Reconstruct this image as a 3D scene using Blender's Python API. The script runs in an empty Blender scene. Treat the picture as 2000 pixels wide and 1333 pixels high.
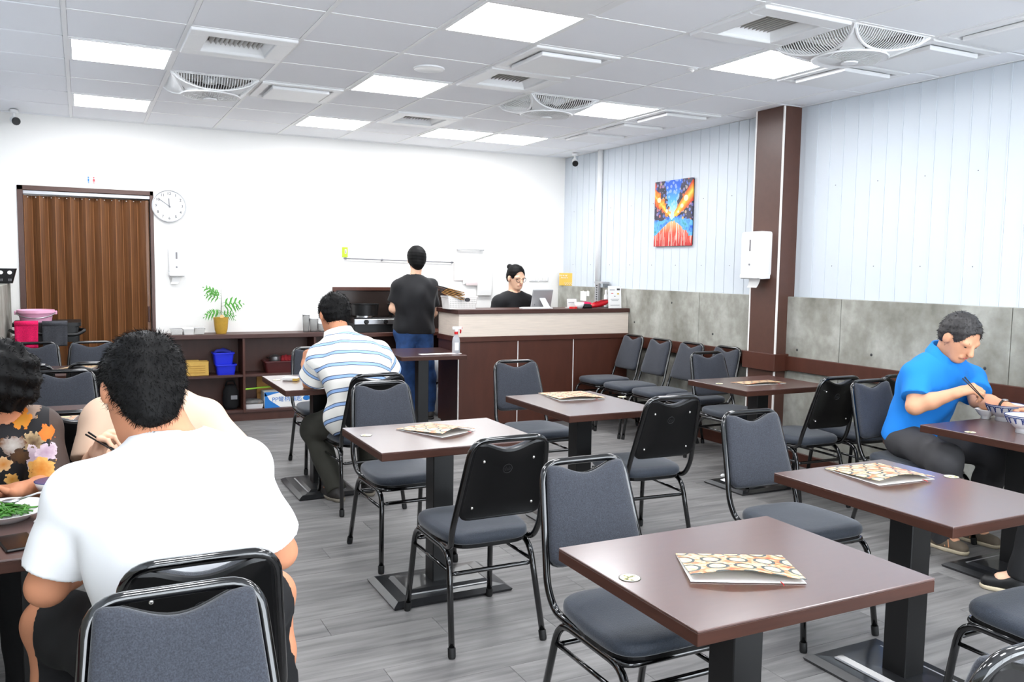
import bpy, math, random
import numpy as np
from mathutils import Vector, Matrix
random.seed(7)
SC = bpy.context.scene
COL = SC.collection
V = Vector

# ------------------------------------------------------------------ camera
CAMZ = 1.5
FPX, YAW, PITCH, ROLL = 1663.2, 0.4676, -0.0849, 0.0149      # focal length in pixels of a 2000 px wide frame
_cy, _sy, _cp, _sp = math.cos(YAW), math.sin(YAW), math.cos(PITCH), math.sin(PITCH)
_fw = V((_sy*_cp, _cy*_cp, _sp)); _rt = V((_cy, -_sy, 0)); _up = _rt.cross(_fw)
_r2 = _rt*math.cos(ROLL) + _up*math.sin(ROLL); _u2 = _up*math.cos(ROLL) - _rt*math.sin(ROLL)
cd = bpy.data.cameras.new('camera'); cam = bpy.data.objects.new('camera', cd); COL.objects.link(cam)
cd.sensor_width = 36; cd.lens = 36*FPX/2000; cd.clip_start = .05; cd.clip_end = 200
m = Matrix(((_r2.x, _u2.x, -_fw.x, 0), (_r2.y, _u2.y, -_fw.y, 0), (_r2.z, _u2.z, -_fw.z, CAMZ), (0, 0, 0, 1)))
cam.matrix_world = m
SC.camera = cam
def W(px, py, y):
    """world point on the plane Y=y that was measured at a pixel of the photograph"""
    d = _r2*((px-1000)/FPX) + _u2*((666.5-py)/FPX) + _fw
    return V((d.x*y/d.y, y, CAMZ + d.z*y/d.y))
def WZ(px, py, z):
    d = _r2*((px-1000)/FPX) + _u2*((666.5-py)/FPX) + _fw
    t = (z-CAMZ)/d.z
    return V((d.x*t, d.y*t, z))
def WX(px, py, x):
    d = _r2*((px-1000)/FPX) + _u2*((666.5-py)/FPX) + _fw
    t = x/d.x
    return V((x, d.y*t, CAMZ + d.z*t))

# ------------------------------------------------------------------ world, exposure
w = bpy.data.worlds.new('sky'); SC.world = w; w.use_nodes = True
w.node_tree.nodes['Background'].inputs[0].default_value = (.86, .93, 1.0, 1)
w.node_tree.nodes['Background'].inputs[1].default_value = 4.4
PANEL_POWER = 11.0
vs = SC.view_settings
vs.view_transform = 'Standard'; vs.look = 'None'; vs.gamma = 1; vs.use_curve_mapping = False
vs.exposure = 1.19
SC.cycles.max_bounces = 5; SC.cycles.diffuse_bounces = 3; SC.cycles.glossy_bounces = 3; SC.cycles.transmission_bounces = 5; SC.cycles.transparent_max_bounces = 4
SC.cycles.use_adaptive_sampling = True; SC.cycles.adaptive_threshold = .07; SC.cycles.use_light_tree = False
SC.cycles.caustics_reflective = False; SC.cycles.caustics_refractive = False

# ------------------------------------------------------------------ materials
def lin(c):
    return tuple(((x/255)/12.92 if x/255 <= .04045 else ((x/255+.055)/1.055)**2.4) for x in c[:3]) + (1,)
def mat(name, rgb, rough=.5, metal=0, spec=.5, bump=0, bscale=80, var=0, vscale=6, emit=0, trans=0, sheen=0, coat=0, alpha=1, stretch=None, ior=1.45, detail=4):
    m = bpy.data.materials.new(name); m.use_nodes = True
    nt = m.node_tree; b = nt.nodes['Principled BSDF']
    b.inputs['Base Color'].default_value = lin(rgb); b.inputs['Roughness'].default_value = rough
    b.inputs['Metallic'].default_value = metal; b.inputs['Specular IOR Level'].default_value = spec
    b.inputs['IOR'].default_value = ior
    if trans: b.inputs['Transmission Weight'].default_value = trans
    if sheen: b.inputs['Sheen Weight'].default_value = sheen; b.inputs['Sheen Roughness'].default_value = .4
    if coat: b.inputs['Coat Weight'].default_value = coat; b.inputs['Coat Roughness'].default_value = .08 if name != 'table_laminate' else .2
    if alpha < 1: b.inputs['Alpha'].default_value = alpha
    if emit:
        b.inputs['Emission Color'].default_value = lin(rgb); b.inputs['Emission Strength'].default_value = emit
    if var or bump:
        tc = nt.nodes.new('ShaderNodeTexCoord'); mp = nt.nodes.new('ShaderNodeMapping')
        nt.links.new(tc.outputs['Object'], mp.inputs[0])
        if stretch: mp.inputs['Scale'].default_value = stretch
    if var:
        n = nt.nodes.new('ShaderNodeTexNoise'); n.inputs['Scale'].default_value = vscale; n.inputs['Detail'].default_value = detail
        nt.links.new(mp.outputs[0], n.inputs['Vector'])
        mr = nt.nodes.new('ShaderNodeMapRange'); mr.inputs['From Min'].default_value = .3; mr.inputs['From Max'].default_value = .7
        mr.inputs['To Min'].default_value = 1-var; mr.inputs['To Max'].default_value = 1+var
        nt.links.new(n.outputs['Fac'], mr.inputs[0])
        hs = nt.nodes.new('ShaderNodeHueSaturation'); hs.inputs['Color'].default_value = lin(rgb)
        nt.links.new(mr.outputs[0], hs.inputs['Value']); nt.links.new(hs.outputs[0], b.inputs['Base Color'])
    if bump:
        n2 = nt.nodes.new('ShaderNodeTexNoise'); n2.inputs['Scale'].default_value = bscale; n2.inputs['Detail'].default_value = 3
        nt.links.new(mp.outputs[0], n2.inputs['Vector'])
        bp = nt.nodes.new('ShaderNodeBump'); bp.inputs['Strength'].default_value = bump; bp.inputs['Distance'].default_value = .004
        nt.links.new(n2.outputs['Fac'], bp.inputs['Height']); nt.links.new(bp.outputs[0], b.inputs['Normal'])
    return m
def node_graph(m):
    nt = m.node_tree; return nt, nt.nodes['Principled BSDF']
class G:
    """tiny helper to write math in nodes"""
    def __init__(s, nt): s.nt = nt
    def m(s, op, *a):
        n = s.nt.nodes.new('ShaderNodeMath'); n.operation = op
        for i, x in enumerate(a):
            if isinstance(x, (int, float)): n.inputs[i].default_value = x
            else: s.nt.links.new(x, n.inputs[i])
        return n.outputs[0]
    def mix(s, f, a, b):
        n = s.nt.nodes.new('ShaderNodeMix'); n.data_type = 'RGBA'
        for i, x in ((0, f), (6, a), (7, b)):
            if isinstance(x, (int, float)): n.inputs[i].default_value = x
            elif isinstance(x, tuple): n.inputs[i].default_value = x
            else: s.nt.links.new(x, n.inputs[i])
        return n.outputs[2]
    def noise(s, vec, scale, detail=3):
        n = s.nt.nodes.new('ShaderNodeTexNoise'); n.inputs['Scale'].default_value = scale; n.inputs['Detail'].default_value = detail
        if vec is not None: s.nt.links.new(vec, n.inputs['Vector'])
        return n.outputs['Fac']
    def obj(s):
        n = s.nt.nodes.new('ShaderNodeTexCoord'); return n.outputs['Object']
    def xyz(s, v):
        n = s.nt.nodes.new('ShaderNodeSeparateXYZ'); s.nt.links.new(v, n.inputs[0]); return n.outputs
    def map(s, v, scale, loc=(0, 0, 0)):
        n = s.nt.nodes.new('ShaderNodeMapping'); n.inputs['Scale'].default_value = scale; n.inputs['Location'].default_value = loc
        s.nt.links.new(v, n.inputs[0]); return n.outputs[0]
    def ramp(s, f, stops):
        n = s.nt.nodes.new('ShaderNodeValToRGB'); e = n.color_ramp.elements
        while len(e) < len(stops): e.new(.5)
        for q, (p, c) in zip(e, stops): q.position = p; q.color = c
        s.nt.links.new(f, n.inputs[0]); return n.outputs[0]

M = {}
M['wall'] = mat('wall_paint', (246, 244, 240), .7, bump=.03, bscale=60)
M['sheet'] = mat('wall_sheet', (209, 216, 223), .45)
M['tile'] = mat('ceiling_tile', (244, 245, 248), .9, bump=.05, bscale=400)
M['tee'] = mat('ceiling_tee', (244, 244, 244), .5)
M['white'] = mat('white_plastic', (238, 238, 238), .35)
M['whitemetal'] = mat('white_enamel', (236, 236, 236), .4)
M['louver'] = mat('louver', (200, 198, 194), .5)
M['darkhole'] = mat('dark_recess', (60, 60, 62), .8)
M['panel'] = mat('light_diffuser', (250, 252, 255), .5, emit=PANEL_POWER)
M['brown'] = mat('brown_laminate', (76, 41, 30), .42, var=.10, vscale=14, stretch=(1, 1, .25))
M['brownd'] = mat('brown_laminate_dark', (70, 42, 36), .42, var=.10, vscale=14, stretch=(.25, 1, 1))
M['colbrown'] = mat('column_laminate', (84, 57, 48), .36, var=.06, vscale=20)
M['top'] = mat('table_laminate', (84, 56, 50), .34, spec=.7, var=.05, vscale=60, stretch=(.2, 1, 1), coat=1.0)
M['edge'] = mat('table_edge', (62, 35, 26), .5, spec=.3, var=.12, vscale=30, stretch=(.2, .2, 3))
M['blackpaint'] = mat('black_powder_coat', (13, 13, 14), .38)
M['basepaint'] = mat('base_enamel', (26, 27, 29), .3, coat=.5)
M['gloss'] = mat('black_gloss_tube', (5, 5, 6), .12, spec=.6, coat=.6)
M['shell'] = mat('black_back_shell', (7, 7, 8), .3, spec=.35)
M['rivet'] = mat('steel_rivet', (210, 208, 204), .25, metal=.9)
M['rubber'] = mat('rubber_foot', (20, 20, 20), .6)
M['fabric'] = mat('charcoal_fabric', (51, 54, 62), .85, var=.4, vscale=300, bump=.35, bscale=420, sheen=.35)
M['vinyl'] = mat('charcoal_seat_fabric', (46, 52, 62), .6, var=.3, vscale=280, bump=.3, bscale=300, sheen=.3)
M['trim'] = mat('white_edge_trim', (240, 236, 232), .4)
M['beige'] = mat('pale_wood_laminate', (222, 208, 194), .5, var=.07, vscale=10, stretch=(.5, 1, 12))
M['steel'] = mat('brushed_steel', (190, 190, 192), .28, metal=.9)
M['silver'] = mat('silver_plastic', (176, 176, 178), .35, metal=.5)
M['black'] = mat('black_plastic', (14, 14, 15), .45)
M['glassblack'] = mat('black_glass', (14, 13, 13), .15)
M['paper'] = mat('white_paper', (242, 241, 238), .7)
M['paperpink'] = mat('pinkish_paper', (243, 226, 224), .7)
M['carton'] = mat('yellow_carton', (206, 166, 84), .75, var=.05, vscale=30)
M['cardboard'] = mat('cardboard', (176, 128, 70), .8)
M['blue'] = mat('blue_plastic', (32, 48, 214), .35)
M['bluecloth'] = mat('blue_cloth', (40, 48, 150), .9)
M['maroon'] = mat('maroon_plastic', (76, 26, 26), .4)
M['redcloth'] = mat('red_cloth', (140, 28, 36), .85)
M['pink'] = mat('pink_plastic', (240, 176, 206), .4)
M['hotpink'] = mat('pink_terry', (226, 24, 92), .95, bump=.6, bscale=200, var=.15, vscale=120)
M['greytowel'] = mat('grey_terry', (66, 67, 72), .95, bump=.6, bscale=200, var=.2, vscale=120)
M['pot'] = mat('yellow_pot', (214, 170, 70), .5, var=.06, vscale=40)
M['soil'] = mat('soil', (70, 50, 36), .9, bump=.5)
M['leaf'] = mat('leaf_green', (66, 140, 36), .5, var=.12, vscale=20)
M['stem'] = mat('stem', (74, 84, 42), .6)
M['lime'] = mat('lime_plastic', (150, 206, 60), .4)
M['clear'] = mat('clear_plastic', (245, 246, 246), .12, trans=.85, ior=1.2)
M['red'] = mat('red_plastic', (205, 34, 36), .35)
M['porcelain'] = mat('porcelain', (240, 240, 240), .2, spec=.5)
M['veg'] = mat('cooked_greens', (60, 116, 34), .35, var=.4, vscale=60)
M['skin'] = mat('skin', (222, 164, 130), .55, spec=.35, var=.03, vscale=15)
M['skin2'] = mat('skin_light', (232, 186, 156), .55, spec=.35, var=.03, vscale=15)
M['skin3'] = mat('skin_tan', (206, 142, 108), .55, spec=.35, var=.03, vscale=15)
M['hair'] = mat('black_hair', (10, 9, 9), .6, spec=.18)
M['hair2'] = mat('greying_hair', (52, 50, 50), .5, spec=.4, var=.3, vscale=80)
M['white_tee'] = mat('white_jersey', (240, 241, 243), .9)
M['peach'] = mat('peach_cotton', (226, 194, 168), .9)
M['blacktee'] = mat('black_jersey', (17, 17, 20), .85, sheen=.1)
M['bluepolo'] = mat('blue_pique', (26, 132, 226), .85, bump=.2, bscale=500)
M['jeans'] = mat('blue_denim', (42, 72, 120), .85, var=.35, vscale=14, bump=.2, bscale=400)
M['trousers'] = mat('dark_grey_trousers', (60, 59, 61), .85)
M['olive'] = mat('olive_trousers', (54, 53, 46), .85)
M['blackcloth'] = mat('black_cloth', (20, 20, 22), .9)
M['shoe'] = mat('brown_grey_shoe', (104, 92, 78), .7)
M['shoedark'] = mat('dark_shoe', (48, 44, 42), .6)
M['sole'] = mat('pale_sole', (196, 182, 156), .7)
M['orange'] = mat('orange_stripe', (196, 134, 92), .6)
M['lip'] = mat('lips', (196, 104, 96), .5)
M['eye'] = mat('eye_dark', (28, 22, 20), .2)
M['frame'] = mat('spectacle_frame', (60, 44, 44), .3)
M['ink'] = mat('print_blue', (34, 120, 200), .6)
M['inkgrey'] = mat('print_grey', (128, 128, 132), .6)
M['inkred'] = mat('print_red', (216, 90, 96), .6)
M['inkdark'] = mat('print_dark', (60, 58, 62), .6)
M['inkgreen'] = mat('print_green', (92, 160, 96), .6)
M['signgreen'] = mat('sign_green', (176, 214, 40), .5)
M['gold'] = mat('gold_panel', (222, 184, 84), .5)
M['bluewhite'] = mat('blue_white_glaze', (238, 240, 244), .2)
M['glazeblue'] = mat('cobalt_glaze', (40, 60, 120), .25)
M['soup'] = mat('soup', (236, 222, 190), .3, var=.1, vscale=60)

node_graph(M['top'])[1].inputs['Coat IOR'].default_value = 1.65
# concrete
m = mat('cast_concrete', (150, 148, 138), .8, bump=.15, bscale=40); M['concrete'] = m
nt, b = node_graph(m); g = G(nt); o = g.obj()
f1 = g.noise(g.map(o, (1, 1, .6)), 3.2, 6); f2 = g.noise(o, 14, 5)
f = g.m('ADD', g.m('MULTIPLY', f1, .7), g.m('MULTIPLY', f2, .3))
nt.links.new(g.ramp(f, [(.32, lin((118, 116, 106))), (.5, lin((152, 151, 142))), (.66, lin((184, 184, 176)))]), b.inputs['Base Color'])
# floor planks: streaks along x, tint per plank
m = mat('grey_vinyl_plank', (140, 137, 133), .42, spec=.45); M['plank'] = m
nt, b = node_graph(m); g = G(nt)
oi = nt.nodes.new('ShaderNodeObjectInfo'); o = g.obj()
cx = nt.nodes.new('ShaderNodeCombineXYZ'); nt.links.new(g.m('MULTIPLY', oi.outputs['Random'], 40), cx.inputs[2])
va = nt.nodes.new('ShaderNodeVectorMath'); va.operation = 'ADD'; nt.links.new(o, va.inputs[0]); nt.links.new(cx.outputs[0], va.inputs[1])
f1 = g.noise(g.map(va.outputs[0], (1.2, 16, 1)), 2.2, 8); f2 = g.noise(g.map(va.outputs[0], (3, 60, 1)), 3, 5)
f3 = g.noise(g.map(va.outputs[0], (.8, 3.5, 1)), 2.6, 3)
f = g.m('ADD', g.m('ADD', g.m('ADD', g.m('MULTIPLY', f1, .5), g.m('MULTIPLY', f3, .38)), g.m('MULTIPLY', f2, .17)), g.m('MULTIPLY', g.m('SUBTRACT', oi.outputs['Random'], .5), .06))
nt.links.new(g.ramp(f, [(.33, lin((84, 83, 83))), (.52, lin((120, 118, 117))), (.72, lin((146, 144, 142)))]), b.inputs['Base Color'])
nt.links.new(g.m('ADD', .34, g.m('MULTIPLY', f2, .25)), b.inputs['Roughness'])
# accordion door vinyl
m = mat('accordion_vinyl', (98, 62, 36), .3, spec=.4); M['accordion'] = m
nt, b = node_graph(m); g = G(nt); o = g.obj()
f = g.noise(g.map(o, (30, 30, .9)), 3, 5)
nt.links.new(g.ramp(f, [(.3, lin((92, 60, 38))), (.5, lin((108, 70, 42))), (.7, lin((122, 82, 50)))]), b.inputs['Base Color'])
# printed menu card: rows of round dishes on a warm ground (object coordinates in metres)
m = mat('menu_print', (236, 214, 190), .35); M['menu'] = m
nt, b = node_graph(m); g = G(nt); o = g.obj(); X = g.xyz(o)
cellx = g.m('SUBTRACT', g.m('FRACT', g.m('DIVIDE', g.m('ADD', X[0], 5), .070)), .5)
celly = g.m('SUBTRACT', g.m('FRACT', g.m('DIVIDE', g.m('ADD', X[1], 5), .078)), .5)
r = g.m('SQRT', g.m('ADD', g.m('POWER', cellx, 2), g.m('POWER', celly, 2)))
n1 = g.noise(o, 40, 4); n2 = g.noise(o, 90, 3)
warm = g.ramp(n1, [(.32, lin((170, 72, 50))), (.45, lin((206, 142, 92))), (.58, lin((222, 200, 170))), (.72, lin((180, 96, 54)))])
ring = g.m('LESS_THAN', g.m('ABSOLUTE', g.m('SUBTRACT', r, .33)), g.m('MULTIPLY', n2, .15))
disc = g.m('LESS_THAN', r, .29)
c = g.mix(ring, warm, lin((70, 84, 84)))
c = g.mix(disc, c, g.ramp(n2, [(.35, lin((226, 196, 130))), (.6, lin((240, 226, 186)))]))
nt.links.new(c, b.inputs['Base Color'])
# ------------------------------------------------------------------ mesh helpers
def mesh(name, vs, fs, smooth=False):
    me = bpy.data.meshes.new(name); me.from_pydata([tuple(v) for v in vs], [], [tuple(f) for f in fs])
    if smooth is True: me.polygons.foreach_set('use_smooth', [True]*len(me.polygons))
    elif smooth: me.polygons.foreach_set('use_smooth', [True]*len(me.polygons)); me.set_sharp_from_angle(angle=smooth)
    me.update(); return me
def obj(name, me, material=None, parent=None, loc=None, rot=None):
    o = bpy.data.objects.new(name, me); COL.objects.link(o)
    if material is not None and not me.materials:
        for x in (material if isinstance(material, (list, tuple)) else [material]): me.materials.append(M[x] if isinstance(x, str) else x)
    if parent: o.parent = parent
    if loc is not None: o.location = loc
    if rot is not None: o.rotation_euler = rot
    return o
def tag(o, label, cat, group=None):
    o['label'] = label; o['category'] = cat
    if group: o['group'] = group
    return o
def empty(name, loc=(0, 0, 0), rz=0):
    o = bpy.data.objects.new(name, None); o.empty_display_size = .1; COL.objects.link(o)
    o.location = loc; o.rotation_euler = (0, 0, rz); return o
def thing(name, label, cat, loc=(0, 0, 0), rz=0, group=None):
    return tag(empty(name, loc, rz), label, cat, group)
def struct(o): o['kind'] = 'structure'; return o
def kids(o): return [c for c in bpy.data.objects if c.parent == o]
def copy_tree(o, parent=None):
    c = o.copy(); COL.objects.link(c)
    if parent: c.parent = parent
    for ch in KIDS.get(o.name, []): copy_tree(ch, c)
    return c
KIDS = {}
def index_tree(o):
    KIDS[o.name] = kids(o)
    for c in KIDS[o.name]: index_tree(c)
class B:
    """collects vertices and faces for one mesh"""
    def __init__(s): s.v = []; s.f = []; s.mi = []; s.cur = 0
    def add(s, vs, fs):
        n = len(s.v); s.v += [tuple(v) for v in vs]; s.f += [tuple(i+n for i in f) for f in fs]; s.mi += [s.cur]*len(fs); return s
    def box(s, x0, x1, y0, y1, z0, z1, c=0):
        if c <= 0:
            vs = [(x, y, z) for x in (x0, x1) for y in (y0, y1) for z in (z0, z1)]
            return s.add(vs, [(0, 1, 3, 2), (4, 6, 7, 5), (0, 4, 5, 1), (2, 3, 7, 6), (0, 2, 6, 4), (1, 5, 7, 3)])
        vs = []; idx = {}
        for ix, x in enumerate((x0, x1)):
            for iy, y in enumerate((y0, y1)):
                for iz, z in enumerate((z0, z1)):
                    sx, sy, sz = (1 if ix == 0 else -1), (1 if iy == 0 else -1), (1 if iz == 0 else -1)
                    for a in range(3):
                        p = [x + sx*c, y + sy*c, z + sz*c]; p[a] = (x, y, z)[a]
                        idx[(ix, iy, iz, a)] = len(vs); vs.append(p)
        fs = []
        for a in range(3):
            for q in (0, 1):
                b_, c_ = (a+1) % 3, (a+2) % 3; ring = []
                for (u, w_) in ((0, 0), (1, 0), (1, 1), (0, 1)):
                    k = [0, 0, 0]; k[a] = q; k[b_] = u; k[c_] = w_; ring.append(idx[(*k, a)])
                fs.append(ring if q else ring[::-1])
        for a in range(3):
            b_, c_ = (a+1) % 3, (a+2) % 3
            for u in (0, 1):
                for w_ in (0, 1):
                    k0 = [0, 0, 0]; k0[b_] = u; k0[c_] = w_; k1 = list(k0); k1[a] = 1
                    r = [idx[(*k0, b_)], idx[(*k1, b_)], idx[(*k1, c_)], idx[(*k0, c_)]]
                    fs.append(r if (u == w_) else r[::-1])
        for ix in (0, 1):
            for iy in (0, 1):
                for iz in (0, 1):
                    r = [idx[(ix, iy, iz, a)] for a in range(3)]
                    fs.append(r if (ix+iy+iz) % 2 else r[::-1])
        return s.add(vs, fs)
    def tube(s, pts, r, n=8, closed=False, caps=True):
        pts = [V(p) for p in pts]; N = len(pts); rr = r if isinstance(r, (list, tuple)) else [r]*N
        tang = []
        for i in range(N):
            if closed: t = pts[(i+1) % N]-pts[i-1]
            else: t = pts[min(i+1, N-1)]-pts[max(i-1, 0)]
            tang.append(t.normalized() if t.length > 1e-9 else V((0, 0, 1)))
        nrm = tang[0].orthogonal().normalized(); vs = []
        for i in range(N):
            nrm = nrm - tang[i]*nrm.dot(tang[i])
            nrm = nrm.normalized() if nrm.length > 1e-6 else tang[i].orthogonal().normalized()
            bn = tang[i].cross(nrm)
            for k in range(n):
                a = 2*math.pi*k/n; vs.append(pts[i] + (nrm*math.cos(a)+bn*math.sin(a))*rr[i])
        fs = []
        for i in range(N if closed else N-1):
            j = (i+1) % N
            for k in range(n): fs.append((i*n+k, i*n+(k+1) % n, j*n+(k+1) % n, j*n+k))
        if caps and not closed: fs += [tuple(range(n))[::-1], tuple(range((N-1)*n, N*n))]
        return s.add(vs, fs)
    def lathe(s, prof, c=(0, 0, 0), n=24, axis='z', sx=1, sy=1):
        vs = []; 
        for (r, z) in prof:
            for k in range(n):
                a = 2*math.pi*k/n; p = (r*math.cos(a)*sx, r*math.sin(a)*sy, z)
                if axis == 'y': p = (p[0], p[2], p[1])
                if axis == 'x': p = (p[2], p[0], p[1])
                vs.append((p[0]+c[0], p[1]+c[1], p[2]+c[2]))
        fs = []
        for i in range(len(prof)-1):
            for k in range(n): fs.append((i*n+k, i*n+(k+1) % n, (i+1)*n+(k+1) % n, (i+1)*n+k))
        fs += [tuple(range(n))[::-1], tuple(range((len(prof)-1)*n, len(prof)*n))]
        return s.add(vs, fs)
    def rings(s, rs, cap0=True, cap1=True):
        n = len(rs[0]); vs = [p for r in rs for p in r]; fs = []
        for i in range(len(rs)-1):
            for k in range(n): fs.append((i*n+k, i*n+(k+1) % n, (i+1)*n+(k+1) % n, (i+1)*n+k))
        if cap0: fs.append(tuple(range(n))[::-1])
        if cap1: fs.append(tuple(range((len(rs)-1)*n, len(rs)*n)))
        return s.add(vs, fs)
    def ball(s, c, r, n=10, m_=6):
        if not isinstance(r, (tuple, list)): r = (r, r, r)
        vs = []; fs = []
        for i in range(m_+1):
            t = math.pi*i/m_
            for k in range(n):
                a = 2*math.pi*k/n; vs.append((c[0]+r[0]*math.sin(t)*math.cos(a), c[1]+r[1]*math.sin(t)*math.sin(a), c[2]+r[2]*math.cos(t)))
        for i in range(m_):
            for k in range(n): fs.append((i*n+k, (i+1)*n+k, (i+1)*n+(k+1) % n, i*n+(k+1) % n))
        return s.add(vs, fs)
    def me(s, name, smooth=False):
        me = mesh(name, s.v, s.f, smooth); me.polygons.foreach_set('material_index', s.mi); return me
    def o(s, name, material, parent=None, smooth=False, loc=None, rot=None):
        return obj(name, s.me(name, smooth), material, parent, loc, rot)
def fillet(pts, r, n=5, closed=False):
    pts = [V(p) for p in pts]; out = []; N = len(pts)
    for i, p in enumerate(pts):
        if not closed and i in (0, N-1): out.append(p); continue
        a, b_ = pts[i-1], pts[(i+1) % N]; rad = r[i] if isinstance(r, (list, tuple)) else r
        da, db = (a-p), (b_-p); la, lb = da.length, db.length; da.normalize(); db.normalize()
        d = min(rad, la*.49, lb*.49)
        p0, p1 = p+da*d, p+db*d
        for k in range(n+1):
            t = k/n; out.append(p0*(1-t)**2 + p*2*t*(1-t) + p1*t*t)
    return out
def text(name, s, size, material, parent=None, loc=(0, 0, 0), rot=(0, 0, 0), align='CENTER', depth=.0004):
    cu = bpy.data.curves.new(name, 'FONT'); cu.body = s; cu.size = size; cu.align_x = align; cu.align_y = 'CENTER'; cu.extrude = depth
    t = bpy.data.objects.new(name, cu); COL.objects.link(t)
    bpy.context.view_layer.update()
    me = bpy.data.meshes.new_from_object(t.evaluated_get(bpy.context.evaluated_depsgraph_get()))
    bpy.data.objects.remove(t); bpy.data.curves.remove(cu)
    me.materials.clear()
    return obj(name, me, material, parent, loc, rot)
PI = math.pi
# ================================================================== THE ROOM
CEIL = 2.78; BACK = 8.66; RX = 5.03; RC = 4.965; LX = -.64; LC = -.56; FRONT = -1.6
GX0, GY0, GS = -.0514, 8.6028, .6
# floor: slab with separate vinyl planks
fl = struct(B().box(LX-.1, RX+.2, FRONT-1, BACK+.9, -.12, -.004).o('floor', mat('floor_slab', (60, 58, 56), .8)))
pl_me = {}
PW, PL = .182, 1.21
def plank_mesh(x0, x1):
    k = round(x1-x0, 3)
    if k not in pl_me:
        me = B().box(0, k-.0014, .0007, PW-.0007, -.0035, 0, .0004).me('plank'); me.materials.append(M['plank']); pl_me[k] = me
    return pl_me[k]
row = 0; y = FRONT; n_pl = 0; rest = B()
while y < BACK:
    x = LX - ((row*.437) % PL)
    while x < RX:
        a, c_ = max(x, LX), min(x+PL, RX)
        if c_-a > .03:
            seen = y > 1.0 and a < y*1.62+.4 and c_ > -.1*y-.35
            if seen and y < BACK-.02:
                obj('plank', plank_mesh(a, c_), None, fl, (a, y, 0)); n_pl += 1
            else: rest.box(a, c_-.0022, y+.0011, y+PW-.0011, -.0035, 0)
        x += PL
    y += PW; row += 1
q = rest.o('plank_field', 'plank', fl); q['kind'] = 'stuff'
# ceiling: plenum slab, tees and tiles as pieces
ce = struct(B().box(LX-.1, RX+.2, FRONT, BACK+.1, CEIL+.06, CEIL+.16).o('ceiling', 'wall'))
def GXc(i): return GX0 + GS*i
def GYc(j): return GY0 - GS*j
LIGHTS = {(0, 1), (0, 4), (0, 7), (0, 10), (0, 13), (3, 1), (3, 4), (3, 7), (3, 10), (3, 13), (5, 1), (6, 1), (6, 4), (6, 7), (6, 10), (6, 13)}
VENTS = [(1, 5), (4, 5), (4, 2), (5, 8)]
FANS = [(1, 3), (5, 4), (6, 8)]
HATCH = [(2, 3), (4, 6), (7, 2), (7, 3), (7, 4), (7, 7), (7, 8), (7, 9), (3, 8)]
taken = LIGHTS | set(VENTS) | set(FANS) | set(HATCH)
tile_me = {}
def tile(x0, x1, y0, y1):
    k = (round(x1-x0, 3), round(y1-y0, 3))
    if k not in tile_me:
        me = B().box(0, k[0], 0, k[1], 0, .014, .003).me('tile'); me.materials.append(M['tile']); tile_me[k] = me
    o = obj('tile', tile_me[k], None, ce, (x0, y0, CEIL+.002)); return o
JN = 17
for i in range(-1, 9):
    for j in range(-1, JN):
        if (i, j) in taken: continue
        x0, x1 = max(GXc(i)+.012, LX), min(GXc(i+1)-.012, RX); y1, y0 = min(GYc(j)-.012, BACK), max(GYc(j+1)+.012, FRONT)
        if x1-x0 > .02 and y1-y0 > .02: tile(x0, x1, y0, y1)
tee_main = B().box(-.012, .012, FRONT, BACK, 0, .03).box(-.002, .002, FRONT, BACK, .03, .05).me('main_tee'); tee_main.materials.append(M['tee'])
for i in range(0, 9): obj('main_tee', tee_main, None, ce, (GXc(i), 0, CEIL-.001))
tee_cross = B().box(.012, GS-.012, -.012, .012, 0, .03).me('cross_tee'); tee_cross.materials.append(M['tee'])
for i in range(0, 8):
    for j in range(0, JN): obj('cross_tee', tee_cross, None, ce, (GXc(i), GYc(j), CEIL))
e = B()
e.box(LX, LX+.022, FRONT, BACK, CEIL-.001, CEIL+.03); e.box(RX-.022, RX, FRONT, BACK, CEIL-.001, CEIL+.03); e.box(LX, RX, BACK-.022, BACK, CEIL-.0015, CEIL+.03)
e.o('wall_angle', 'tee', ce)
# back wall with door opening
DX0, DX1, DZ = -.49, .61, 2.165
wb = B(); wb.box(LX-.1, DX0, BACK, BACK+.12, 0, CEIL+.06); wb.box(DX1, RX+.2, BACK, BACK+.12, 0, CEIL+.06); wb.box(DX0, DX1, BACK, BACK+.12, DZ, CEIL+.06)
struct(wb.o('wall_back', 'wall'))
# store room behind the folding door
sr = B(); sr.box(DX0-.6, DX1+.6, BACK+.85, BACK+.9, 0, CEIL); sr.box(DX0-.62, DX0-.6, BACK+.12, BACK+.9, 0, CEIL); sr.box(DX1+.6, DX1+.62, BACK+.12, BACK+.9, 0, CEIL); sr.box(DX0-.6, DX1+.6, BACK+.12, BACK+.9, CEIL-.02, CEIL)
struct(sr.o('wall_storeroom', mat('storeroom_wall', (120, 116, 112), .8)))
# right wall: upper sheet panels over a concrete lower wall
wr = struct(B().box(RX, RX+.12, FRONT, BACK, 0, CEIL+.06).o('wall_right', 'sheet'))
pm = B()
for (a, c_, dx) in ((0, .010, .009), (.010, .126, .006)): pm.box(-dx, 0, a, c_-.001, 0, CEIL-1.31, .0008)
pm = pm.me('sheet_panel'); pm.materials.append(M['sheet'])
y = 8.62
screw = B().ball((-.007, .06, 0), .004, 6, 4).me('screw'); screw.materials.append(M['inkgrey'])
k = 0
while y-.126 > 2.3:
    y -= .126
    if not (4.98 < y+.06 < 5.36):
        p = obj('sheet_panel', pm, None, wr, (RX, y, 1.305))
        if k % 3 == 1: obj('screw', screw, None, p, (0, 0, .25)); obj('screw', screw, None, p, (0, 0, .85))
    k += 1
struct(B().box(RX-.006, RX, FRONT, 2.3, 1.305, CEIL).o('trim_1', 'sheet'))
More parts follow.
